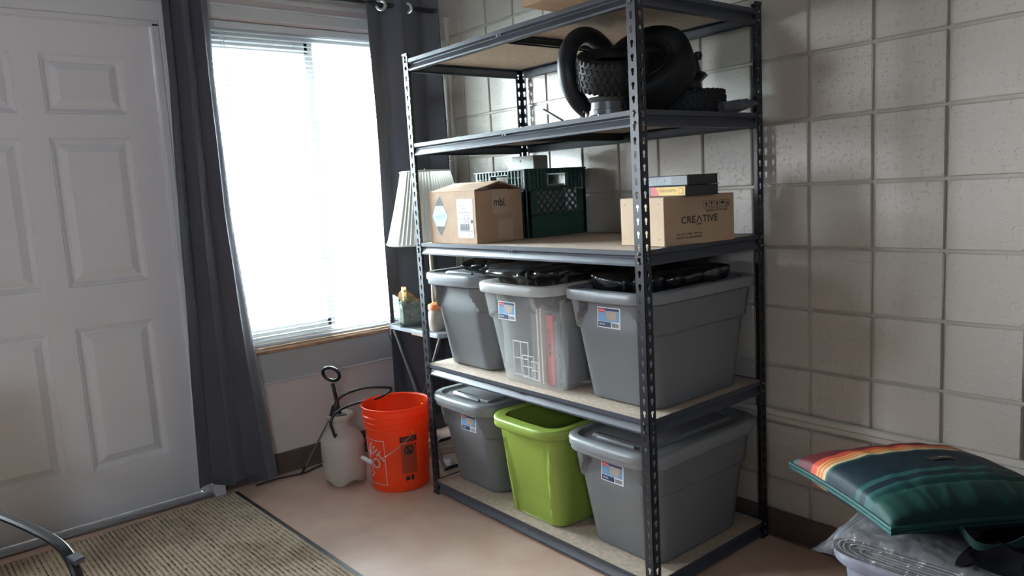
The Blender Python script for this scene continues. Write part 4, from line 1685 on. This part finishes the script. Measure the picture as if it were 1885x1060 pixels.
sp = []
for i in range(13):
    v = i / 12
    sp.append((.205 - .088 * v - .003 * math.sin(v * PI), .395 + .325 * v))
m.lathe(sp, 504, fn=shade_fn)
so = m.build('lamp_shade', M['shade'], lm, sharp=80)
for (r, z) in ((.206, .395), (.118, .720)):
    m = MB()
    n = 96
    m.tube([(math.cos(a) * (shade_fn(r, 0, a)), math.sin(a) * shade_fn(r, 0, a), z) for a in [k * 2 * PI / n for k in range(n)]], .004, 6, closed=True)
    m.build('shade_trim', M['shade'], so)
m = MB()
for k in range(3):
    a = k * 2 * PI / 3
    m.tube([(.0, 0, .70), (.112 * math.cos(a), .112 * math.sin(a), .715)], .0018, 6)
m.tube([(0, 0, .43), (0, 0, .735)], .003, 6)
m.build('harp', M['brass'], lm)

gv = thing('glass_vase', 'square glass vase holding stones and an ochre foam flower on tray table', 'vase', (.280, -.414, TZ), R_(-20))
gv.scale = (1.25, 1.25, 1.25)
m = MB()
for (c, d) in (((0, -.052, .058), (.11, .005, .115)), ((0, .052, .058), (.11, .005, .115)), ((-.052, 0, .058), (.005, .099, .115)), ((.052, 0, .058), (.005, .099, .115)), ((0, 0, .004), (.099, .099, .007))):
    m.box(c, d, 0, None, .001)
m.build('glass', M['glass'], gv)
m = MB()
m.box((0, 0, .045), (.094, .094, .072), 0, None, .01)
so = m.build('stones', M['stones'], gv)
m = MB()
for k in range(40):
    m.lathe([(0, -.007), (.007, -.003), (.008, .002), (0, .007)], 7, (random.uniform(-.04, .04), random.uniform(-.04, .04), .082 + random.uniform(0, .01)))
m.build('pebbles', M['stones'], gv)['kind'] = 'stuff'
fl = thing('foam_flower', 'ochre foam flower sticking out of the square glass vase', 'flower', (.280, -.414, TZ + .122), R_(-20))
fl.scale = (1.35, 1.35, 1.35)
for k, (a, r, h) in enumerate(((-.5, .035, .07), (.35, .030, .06), (1.4, .03, .045), (-1.5, .03, .04))):
    m = MB()
    pts = [(.018 * math.cos(t) * (1 if abs(math.sin(t)) < .9 else .9), .024 + .030 * math.sin(t) + .006 * math.cos(2 * t)) for t in [q * 2 * PI / 16 for q in range(16)]]
    ro = Matrix.Rotation(a * .8, 3, 'Y') @ Matrix.Rotation(.3 * k, 3, 'X')
    m.rings([[ro @ Vector((x, y, z)) for (x, z) in pts] for y in (-.006 + .01 * k - .015, .006 + .01 * k - .015)], 0, True, True)
    m.build('petal', M['foam'], fl)
jr = thing('jar', 'tan round jar with orange lid next to the vase', 'jar', (.515, -.420, TZ))
m = MB()
m.lathe([(0, 0), (.030, 0), (.038, .02), (.042, .05), (.036, .085), (.030, .095), (.0, .096)], 28)
m.build('jar_body', M['tan_jar'], jr)
m = MB()
m.lathe([(.0, .096), (.036, .096), (.038, .105), (.034, .120), (.012, .128), (0, .128)], 20)
m.build('lid', M['orange'], jr)
m = MB()
m.lathe([(0, 0), (.045, 0), (.075, .006), (.078, .010), (.045, .004), (0, .003)], 32)
o = m.build('glass_plate', M['glass'])
o.location = (.575, -.340, TZ)
o.scale = (.5, .5, 1)
tag(o, 'small clear glass dish at the right end of the tray table', 'dish')
m = MB()
m.tube([(.235, -.465, TZ + .003), (.21, -.475, TZ + .003), (.19, -.483, TZ - .002), (.185, -.487, TZ - .035), (.195, -.487, TZ - .07), (.215, -.480, TZ - .10)], .0018, 6, smooth=5)
o = m.build('lamp_cord', M['black_plastic'])
tag(o, 'thin cord hanging over the left edge of the tray table', 'cord')

# timber, charger and lead on the floor behind the shelf's left end
m = MB()
m.box((0, 0, .020), (.32, .075, .038), 0, None, .003)
o = m.build('timber_offcut', M['plank'])
o.location = (.36, -.270, 0)
o.rotation_euler = (0, 0, R_(66))
tag(o, 'short pale timber board on the floor behind the shelving', 'timber')
ad = thing('power_adapter', 'white plug adapter on the floor behind the left tote', 'adapter', (.50, -.405, 0), .4)
m = MB()
m.box((0, 0, .014), (.05, .035, .026), 0, None, .004)
m.build('adapter_body', M['paper'], ad)
m = MB()
m.tube([(-.025, 0, .012), (-.06, .01, .004), (-.10, .03, .003), (-.13, .06, .03), (-.10, .10, .09)], .0018, 6, smooth=5)
m.build('lead', M['paper'], ad)

# ================================================================== BUCKET
BK = (.515, -.668)
bu = thing('bucket', 'orange plastic bucket with white square logo standing on the floor', 'bucket', (BK[0], BK[1], 0))
prof = [(0, .004), (.118, .004), (.122, 0), (.128, .002), (.1305, .02), (.137, .235), (.139, .272), (.1435, .274), (.1445, .280), (.1405, .283), (.1415, .298), (.1465, .300), (.1475, .306), (.143, .309),
        (.1435, .324), (.149, .326), (.150, .332), (.1445, .335), (.1455, .358), (.150, .362), (.151, .370), (.148, .372), (.1425, .366), (.1395, .30), (.134, .21), (.127, .02), (.0, .010)]
m = MB()
m.lathe(prof, 72)
m.build('pail', M['orange_bucket'], bu)


def bfn(eps):
    def fn(u, v):       # u = arc length, v = height
        r = .1305 + (v - .02) / .215 * .0065 + eps
        a = u / .135
        return (r * math.cos(a), r * math.sin(a), v)
    return fn


def on_bucket(azdeg, rev=False):
    base = R_(azdeg)

    def mk(eps):
        f0 = bfn(eps)
        return lambda u, v: f0(u + base * .135, v)
    return mk


LG = on_bucket(-96)
m = MB()
q0, q1, v0, v1 = -.095, .095, .035, .235
for (a, b, c, d, nn) in ((q0, v0, q1, v0 + .003, 20), (q0, v1 - .003, q1, v1, 20), (q0, v0, q0 + .003, v1, 1), (q1 - .003, v0, q1, v1, 1)):
    decal_rect(m, LG(.0006), a, b, c, d, 0, nn, 1)


def stencil(body, size, cx_, cy_, rot, sx=.8):
    vs, fs = text_geo(body, size, .95)
    c, s = math.cos(rot), math.sin(rot)
    F = LG(.0006)
    out = []
    for x, y in vs:
        x *= sx
        uu, vv = cx_ + x * c - y * s, cy_ + x * s + y * c
        uu = max(q0 + .004, min(q1 - .004, uu))
        vv = max(v0 + .004, min(v1 - .004, vv))
        out.append(F(uu, vv))
    m.add(out, fs, 0)


stencil('THE', .040, -.040, .188, R_(45), .85)
stencil('HOME', .066, -.012, .150, R_(45), .90)
stencil('DEPOT', .066, .022, .105, R_(45), .92)
lo = m.build('logo', M['bucket_white'], bu, sharp=0)
lo['label'] = 'white square logo with diagonal letters'
LW = on_bucket(-11)
m = MB()
decal_rect(m, LW(.0006), -.038, .222, .038, .248, 0, 8, 1)
for k in range(3):
    decal_rect(m, LW(.0010), -.030, .226 + k * .006, .032, .2285 + k * .006, 1, 8, 1)
decal_rect(m, LW(.0004), -.036, .082, .036, .215, 1, 8, 1)
pc = [(.022 * math.cos(a), .186 + .022 * math.sin(a)) for a in [k * 2 * PI / 20 for k in range(20)]]
pi_ = [(.016 * math.cos(a), .186 + .016 * math.sin(a)) for a in [k * 2 * PI / 20 for k in range(20)]]
m.add([LW(.0010)(*p) for p in pc + pi_], [(k, (k + 1) % 20, 20 + (k + 1) % 20, 20 + k) for k in range(20)], 0)
decal_poly(m, LW(.0010), [(-.008, .172), (.010, .170), (.012, .186), (.004, .192), (-.010, .188)], 0)
decal_poly(m, LW(.0010), [(-.006 + .007 * math.cos(a), .197 + .007 * math.sin(a)) for a in [k * PI / 5 for k in range(10)]], 0)
decal_poly(m, LW(.0012), [(-.021, .173), (-.017, .169), (.019, .199), (.015, .203)], 0)
for k in range(9):
    decal_rect(m, LW(.0008), -.032, .092 + k * .008, .030 - .01 * (k % 3), .0945 + k * .008, 2, 6, 1)
decal_rect(m, LW(.0008), -.022, .052, -.003, .070, 0, 2, 1)
decal_rect(m, LW(.0008), .003, .050, .016, .074, 0, 2, 1)
m.build('warning_print', [M['ink'], mat('orange_ink', (.45, .045, .015), .5, var=(9, .1)), M['bucket_brown']], bu, sharp=0)
LS = on_bucket(-118)
m = MB()
decal_poly(m, LS(.0068), [(.028 * math.cos(a), .263 + .006 * math.sin(a)) for a in [k * PI / 8 for k in range(16)]], 0)
m.build('small_sticker', M['bucket_white'], bu, sharp=0)
# bail: ears on two sides, hanging toward the camera-left
m = MB()
ea, eb = R_(-2), R_(178)
re = .152
A = Vector((re * math.cos(ea), re * math.sin(ea), .262))
Bp = Vector((re * math.cos(eb), re * math.sin(eb), .262))
out = Vector((math.cos(R_(-92)), math.sin(R_(-92)), 0))
pts = []
for k in range(17):
    a = PI * k / 16
    mid = (A + Bp) / 2
    half = (A - Bp) / 2
    pts.append(mid + half * math.cos(a) * (1 + .03 * math.sin(a)) + out * (.157 * math.sin(a) ** .9 if a < PI else 0) + Vector((0, 0, -.118 * math.sin(a))))
m.tube(pts, .0021, 8, smooth=3)
bo = m.build('bail', M['steel'], bu)
m = MB()
d_ = (pts[9] - pts[7]).normalized()
m.tube([pts[8] - d_ * .043, pts[8] - d_ * .040, pts[8] + d_ * .040, pts[8] + d_ * .043], [.006, .0095, .0095, .006], 14)
m.build('grip', M['paper'], bo)
for e in (A, Bp):
    m = MB()
    m.lathe([(0, .008), (.008, .007), (.011, 0), (.011, -.012)], 14, e * .985 + Vector((0, 0, .262 * .015)), Vector((e.x, e.y, 0)).normalized().to_track_quat('Z', 'Y').to_matrix())
    m.build('ear', M['orange_bucket'], bu)
m = MB()
m.tube([(0, 0, 0), (.022, .02, .345)], .005, 8)
o = m.build('yellow_stick', mat('yellow_plastic', (.75, .52, .06), .4, var=(9, .1)))
o.location = (BK[0] + .073, BK[1] + .060, .016)
tag(o, 'thin yellow stick leaning inside the orange bucket', 'stick')

# ================================================================== SPRAYER
SP = (.312, -.838)
sp_ = thing('garden_sprayer', 'white pump sprayer with black handle, hose and wand left of the orange bucket', 'sprayer', (SP[0], SP[1], 0))
m = MB()


def foot_fn(r, z, a):
    k = max(0, 1 - z / .045)
    return r * (1 - .10 * k * (.5 + .5 * math.cos(4 * a)))


prof = [(.0, .014), (.060, .014), (.078, .0), (.088, .004), (.0945, .022), (.0955, .05), (.0955, .185), (.0915, .202), (.080, .222), (.058, .243), (.043, .256), (.0405, .270), (.0405, .292), (.0, .292)]
vs = MB()
vs.lathe(prof, 64, fn=foot_fn)
vv = []
for (x, y, z) in vs.v:
    r = math.hypot(x, y)
    a = math.atan2(y, x)
    if z < .03 and r > .05:
        z += .020 * (.5 + .5 * math.cos(4 * a)) * (1 - z / .03)
    vv.append((x, y, z))
vs.v = vv
vs.build('tank', M['jug'], sp_)
m = MB()
m.lathe([(.0405, .276), (.044, .286), (.057, .297), (.060, .304), (.060, .313), (.057, .317), (.053, .312), (.040, .296), (.0, .294)], 48)
m.build('funnel_collar', M['jug'], sp_)
m = MB()
m.lathe([(.0, .294), (.030, .294), (.031, .304), (.024, .312), (.012, .316), (0, .316)], 28)
m.build('pump_cap', M['black_plastic'], sp_)
m = MB()
top = Vector((-.012, -.016, .455))
m.bar((0, 0, .300), top, .019, .013, 0, (0, 1, 0), .002)
m.build('pump_shaft', M['black_plastic'], sp_)
m = MB()
cz_ = top + Vector((-.002, -.002, .042))
side = Vector((.634, .771, 0)).normalized()      # ring seen face on from the room
side = Vector((.80, .60, 0))
ringp = [cz_ + side * .039 * math.cos(a) + Vector((0, 0, .034 * math.sin(a))) + Vector((.6, -.8, 0)) * .016 * math.sin(a) for a in [k * 2 * PI / 24 for k in range(24)]]
m.tube(ringp, .0078, 10, closed=True)
m.build('pump_handle', M['black_plastic'], sp_)
m = MB()
hose = [(.355, -.889, .222), (.37, -.905, .262), (.37, -.911, .305), (.37, -.876, .343), (.37, -.798, .359), (.37, -.69, .358), (.37, -.618, .372), (.37, -.602, .388), (.37, -.626, .400), (.365, -.723, .418), (.355, -.807, .412), (.345, -.848, .395), (.332, -.855, .375)]
m.tube([Vector(p) - Vector((SP[0], SP[1], 0)) for p in hose], .0062, 10, smooth=6)
m.build('hose', M['black_plastic'], sp_)
m = MB()
p0 = Vector((.348, -.880, .228)) - Vector((SP[0], SP[1], 0))
m.tube([p0 + Vector((-.020, .018, -.010)), p0 + Vector((-.006, .006, -.002)), p0 + Vector((.008, -.010, .006))], [.017, .016, .008], 14)
m.build('hose_fitting', M['black_plastic'], sp_)
m = MB()
wv = [Vector(p) - Vector((SP[0], SP[1], 0)) for p in ((.332, -.853, .382), (.330, -.868, .345), (.322, -.886, .315))]
m.tube([wv[0], wv[0] * .6 + wv[1] * .4, wv[1], wv[2]], [.008, .0115, .012, .009], 12)
m.box(wv[1] + Vector((.0, -.016, -.004)), (.012, .008, .05), 0, rotm(R_(-20)), .002)
m.build('wand_handle', M['black_plastic'], sp_)
m = MB()
w0, w1 = wv[2], Vector((.140, -.955, .048)) - Vector((SP[0], SP[1], 0))
m.tube([w0, w1], .0042, 10)
wo = m.build('wand', M['steel'], sp_)
m = MB()
dd = (w1 - w0).normalized()
m.tube([w1 - dd * .012, w1, w1 + dd * .012, w1 + dd * .030], [.006, .0075, .0065, .004], 10)
m.tube([w1 + dd * .022, w1 + dd * .034], .0065, 10)
m.build('nozzle', M['black_plastic'], wo)

m = MB()
m.tube([(.070, -1.16, .006), (.060, -1.06, .005), (.075, -.99, .005), (.088, -.93, .006), (.060, -.85, .006), (.050, -.76, .006), (.045, -.60, .006), (.04, -.50, .006)], .0045, 8, smooth=6)
o = m.build('floor_cable', M['black_plastic'])
tag(o, 'black cable lying along the baseboard under the window', 'cable')

# ================================================================== DOOR MAT
mt = thing('door_mat', 'ribbed tan door mat with black rubber border in front of door', 'mat', (0.072, -1.243, 0), R_(2.2))
ML, MW = 1.14, 1.75        # along x, along -y
m = MB()
m.box((ML / 2, -MW / 2, .002), (ML, MW, .004), 0, None, .001)
m.box((ML / 2, -.010, .004), (ML, .020, .004), 0, None, .001)
m.build('rubber_backing', M['mat_rubber'], mt)
nu, nv = 260, 600
X = np.linspace(.012, ML - .012, nu + 1)
Y = np.linspace(-.022, -MW + .022, nv + 1)
gx, gy = np.meshgrid(X, Y)
PT = .0165
row = np.floor(gy / PT)
rib = np.abs(np.sin(gy / PT * PI))
nub = .5 + .5 * np.cos(gx / .0125 * 2 * PI + row * 2.4)
rs_ = np.random.RandomState(3).rand(*gx.shape)
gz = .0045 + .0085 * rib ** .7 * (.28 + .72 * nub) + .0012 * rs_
co = np.stack([gx, gy, gz], -1).reshape(-1, 3)
idx = np.arange((nu + 1) * (nv + 1)).reshape(nv + 1, nu + 1)
q = np.stack([idx[:-1, :-1], idx[1:, :-1], idx[1:, 1:], idx[:-1, 1:]], -1).reshape(-1, 4)
me = bpy.data.meshes.new('pile')
me.vertices.add(len(co))
me.vertices.foreach_set('co', co.ravel())
me.loops.add(q.size)
me.loops.foreach_set('vertex_index', q.ravel())
me.polygons.add(len(q))
me.polygons.foreach_set('loop_start', np.arange(0, q.size, 4))
me.update()
me.validate()
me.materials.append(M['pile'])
o = bpy.data.objects.new('pile', me)
COL.objects.link(o)
o.parent = mt
o['kind'] = 'stuff'

# ================================================================== RIGHT FOREGROUND: tub, wrapped sheets, pillow, garment
TS = dict(bx=.24, by=.17, br=.06, tx=.285, ty=.205, tr=.085, H=.405, style='plain', bow=0.0)
tub = tote('storage_tub', 'pale lilac open storage tub on the floor under the striped cushion', (2.80, -.475, 0), TS, (M['tote_lilac'], M['tote_lilac']))
z_t = .4065

ws = thing('wrapped_sheets', 'folded grey sheets in clear crinkled plastic lying on the lilac tub', 'package', (2.745, -.50, z_t), R_(2))
m = MB()
for k in range(8):      # nested folds, seen as long loops at the front
    hx_, hz_ = .208 - k * .012, .0245 - k * .0029
    zc_ = .027
    pts = []
    for q_ in range(24):
        a = q_ * 2 * PI / 24
        ca, sa_ = math.cos(a), math.sin(a)
        pts.append((math.copysign(abs(ca) ** .3, ca) * hx_, math.copysign(abs(sa_) ** .8, sa_) * hz_))
    y0 = -.214 + .004 * (k % 2)
    th_ = .0011
    sh_k = lambda p, t_3: (p[0] - math.copysign(t_3, p[0]) if abs(p[0]) > .01 else p[0], p[1] - math.copysign(t_3, p[1]) if abs(p[1]) > .001 else p[1])
    inner_ = [sh_k(p, th_) for p in pts]
    m.rings([[(x, y, zc_ + z + .0012 * math.sin(x * 40 + k)) for x, z in P_] for (P_, y) in ((pts, .16), (pts, y0), (inner_, y0), (inner_, .16))], k % 2)
m.box((0, -.02, .026), (.30, .34, .004))
m.build('folded_sheet', [M['newsprint'], mat('sheet_light', (.21, .20, .205), .6, var=(14, .2))], ws)
m = MB()


def film_fn(u, v):
    x = -.245 + .50 * u
    y = -.238 + .44 * v
    ed = min(u, 1 - u, v, 1 - v)
    h = .054 * sstep(0, .10, min(u, 1 - u)) * sstep(0, .07, v) + .004
    n = noise.noise(Vector((x * 26, y * 26, 3))) * .006 + (1 - abs(noise.noise(Vector((x * 14, y * 30, 8))))) ** 5 * .007
    return (x + .008 * noise.noise(Vector((x * 9, y * 9, 1))), y + .010 * noise.noise(Vector((x * 12, y * 5, 5))), max(.002, h + n * (.5 + h * 9)))


m.grid(film_fn, 110, 80)
m.build('film', M['film'], ws, sharp=60)

# cushion
Lc, Nc, Bc = Vector((2.345, -.556, .522)), Vector((2.684, -.742, .518)), Vector((2.600, -.235, .530))
eU, eV = Nc - Lc, Bc - Lc
TH = .070


def stripe(u):
    return 0


pal = [('teal', .00, .06, (.016, .060, .055)), ('maroon', .06, .20, (.10, .018, .022)), ('red', .20, .255, (.42, .06, .028)), ('gold', .255, .272, (.45, .25, .08)), ('red', .272, .285, (.42, .06, .028)),
       ('gold', .285, .305, (.44, .24, .08)), ('red', .305, .315, (.38, .08, .03)), ('sand', .315, .345, (.42, .32, .17)), ('teal', .345, .365, (.016, .060, .055)), ('navy', .365, .64, (.006, .015, .022)),
       ('teal', .64, .68, (.026, .070, .064)), ('navy', .68, .73, (.006, .015, .022)), ('teal', .73, .79, (.026, .070, .064)), ('forest', .79, 1.0, (.008, .036, .030))]
pm = {}
for nme, a, b, c in pal:
    if nme not in pm:
        pm[nme] = mat('cushion_' + nme, c, .55, bump=(500, .2, .0004), var=(8, .12), spec=.15)
names = list(pm)
cu = thing('cushion', 'padded square cushion in dark green and navy with red and gold stripes', 'cushion', (2.62, -.44, .0))
org = Vector((2.62, -.44, 0))


def cush(u, v, side):
    e = (max(0, 4 * u * (1 - u)) ** .33) * (max(0, 4 * v * (1 - v)) ** .33)
    pin = .030 * (1 - e)
    uu = .5 + (u - .5) * (1 - .05 * (4 * v * (1 - v)))
    vv = .5 + (v - .5) * (1 - .05 * (4 * u * (1 - u)))
    p = Lc + eU * uu + eV * vv
    wr = noise.noise(Vector((u * 5, v * 11, side * 3.0))) * .004 * min(1, e * 1.4) + (1 - abs(noise.noise(Vector((u * 4, v * 9, 2 + side))))) ** 6 * .006 * e * sstep(.7, .9, u)
    h = e * (TH * .98 if side > 0 else TH * .80)
    crease = -.012 * math.exp(-((u - .79) / .02) ** 2) * e if side > 0 else 0
    return p + Vector((0, 0, side * (h + wr) + crease)) - org


for side, pn in ((1, 'top_cover'), (-1, 'bottom_cover')):
    m = MB()
    edges_ = sorted(set([0] + [b for _, _, b, _ in pal]))
    for nme, a, b, c in pal:
        nn = max(2, int((b - a) * 80))
        m.grid(lambda s_, t_2, a=a, b=b: cush(a + (b - a) * s_, t_2, side), nn, 70, names.index(nme))
    me = m.mesh(pn, [pm[n] for n in names], 0)
    bm = bmesh.new()
    bm.from_mesh(me)
    bmesh.ops.remove_doubles(bm, verts=bm.verts, dist=.00005)
    bmesh.ops.recalc_face_normals(bm, faces=bm.faces)
    bm.to_mesh(me)
    bm.free()
    me.polygons.foreach_set('use_smooth', [True] * len(me.polygons))
    o = bpy.data.objects.new(pn, me)
    COL.objects.link(o)
    o.parent = cu
m = MB()
per = [(k / 40, 0) for k in range(40)] + [(1, k / 40) for k in range(40)] + [(1 - k / 40, 1) for k in range(40)] + [(0, 1 - k / 40) for k in range(40)]
m.tube([cush(u, v, 1) + Vector((0, 0, .000)) for u, v in per], .0055, 8, closed=True)
m.build('piping', pm['teal'], cu)
m = MB()
m.tube([cush(u, v, -1) + Vector((0, 0, -.0095)) for u, v in per], .004, 8, closed=True)
m.build('piping', pm['teal'], cu)
m = MB()
m.grid(lambda a, b: cush(.49 + .055 * a, .52 + .15 * b, 1) + Vector((0, 0, .0025)), 3, 6, 0)
m.grid(lambda a, b: cush(.512 + .012 * a, .58 + .075 * b, 1) + Vector((0, 0, .0035)), 2, 4, 1)
m.build('woven_label', [M['ink'], mat('label_thread', (.30, .24, .15), .7, var=(9, .1))], cu, sharp=0)
m = MB()
stp = [Vector(p) - org for p in ((2.742, -.625, .515), (2.752, -.612, .528), (2.772, -.625, .512), (2.808, -.640, .490), (2.845, -.610, .484), (2.872, -.560, .496), (2.885, -.535, .520))]
cp_ = catmull(stp, 8)
wd = Vector((-.15, .35, .80)).normalized() * .009
m.rings([[p + wd, p - wd, p - wd + Vector((.002, -.002, 0)), p + wd + Vector((.002, -.002, 0))] for p in cp_], 0, True, True)
m.build('webbing_strap', mat('strap_webbing', (.018, .045, .044), .8, spec=.1, var=(40, .1)), cu)
# garment, dark cloth spilling over the tub's right end
ga = MB()


def gar(u, v):
    x = 2.79 + .31 * u
    y = -.700 + .28 * v
    base = .466 - .18 * max(0, (x - 3.08)) - .55 * max(0, -.685 - y)
    h = base + .018 * sstep(0, .2, u) + (1 - abs(noise.noise(Vector((x * 11, y * 13, 1))))) ** 4 * .014 + noise.noise(Vector((x * 6, y * 6, 9))) * .010
    return (x, y, h)


ga.grid(gar, 60, 60)
o = ga.build('garment', mat('black_cloth', (.005, .005, .006), 1.0, spec=.02, var=(9, .3)), sharp=70)
so_ = o.modifiers.new('thickness', 'SOLIDIFY')
so_.thickness = .006
tag(o, 'crumpled black cloth under the front corner of the striped cushion', 'cloth')

# ================================================================== CHAIR at the left front: only the arm shows
ac = thing('armchair', 'black armchair at the lower left whose bent arm shows in front of the mat', 'chair', (1.50, -2.45, 0), 0)
oc = Vector((1.50, -2.45, 0))
dirv = Vector((.92, .39, 0)).normalized()
perp = Vector((.39, -.92, 0)).normalized()


def arm_path(off):
    a = [Vector((1.05, -2.335, .632)), Vector((1.30, -2.225, .634)), Vector((1.43, -2.172, .628)), Vector((1.545, -2.124, .616)), Vector((1.62, -2.092, .598)), Vector((1.660, -2.078, .565)), Vector((1.672, -2.074, .52)), Vector((1.665, -2.076, .44)), Vector((1.64, -2.09, .36))]
    return [p + perp * off - oc for p in a]


for off in (0, .52):
    m = MB()
    pts = catmull(arm_path(off), 6)
    rg = []
    for i, p in enumerate(pts):
        a = pts[max(0, i - 1)]
        b = pts[min(len(pts) - 1, i + 1)]
        t = (b - a).normalized()
        n = t.cross(perp).normalized()
        if n.z < 0 and i < 10:
            n = -n
        if rg and n.dot(lastn) < 0:
            n = -n
        lastn = n
        hw_, hh_ = .011, .0065
        rg.append([p + perp * a_ * hw_ + n * b_ * hh_ for a_, b_ in ((-1, -.4), (-.6, -1), (.6, -1), (1, -.4), (1, .4), (.6, 1), (-.6, 1), (-1, .4))])
    m.rings(rg, 0, True, True)
    ao = m.build('armrest', M['black_plastic'], ac)
    m = MB()
    m.box(pts[-22] + Vector((.020, .010, -.006)), (.030, .022, .012), 0, rotm(0, .2, .4), .002)
    m.build('bracket', M['metal_beam'], ao)
m = MB()
cs_ = Vector((1.50, -2.40, .37)) - oc
rz = Matrix.Rotation(math.atan2(.39, .92), 3, 'Z')
m.box(cs_ + perp * .02, (.50, .50, .07), 0, rz, .025)
m.build('seat', M['rubber_smooth'], ac)
m = MB()
m.box(cs_ + perp * .02 - dirv * .26 + Vector((0, 0, .30)), (.05, .46, .52), 0, rz @ Matrix.Rotation(R_(-8), 3, 'Y'), .02)
m.build('backrest', M['rubber_smooth'], ac)
for a_ in (-.22, .22):
    for b_ in (-.24, .24):
        m = MB()
        q_ = cs_ + perp * (.02 + b_) + dirv * a_
        m.tube([(q_.x, q_.y, 0), (q_.x, q_.y, .345)], .014, 10)
        m.build('leg', M['black_plastic'], ac)
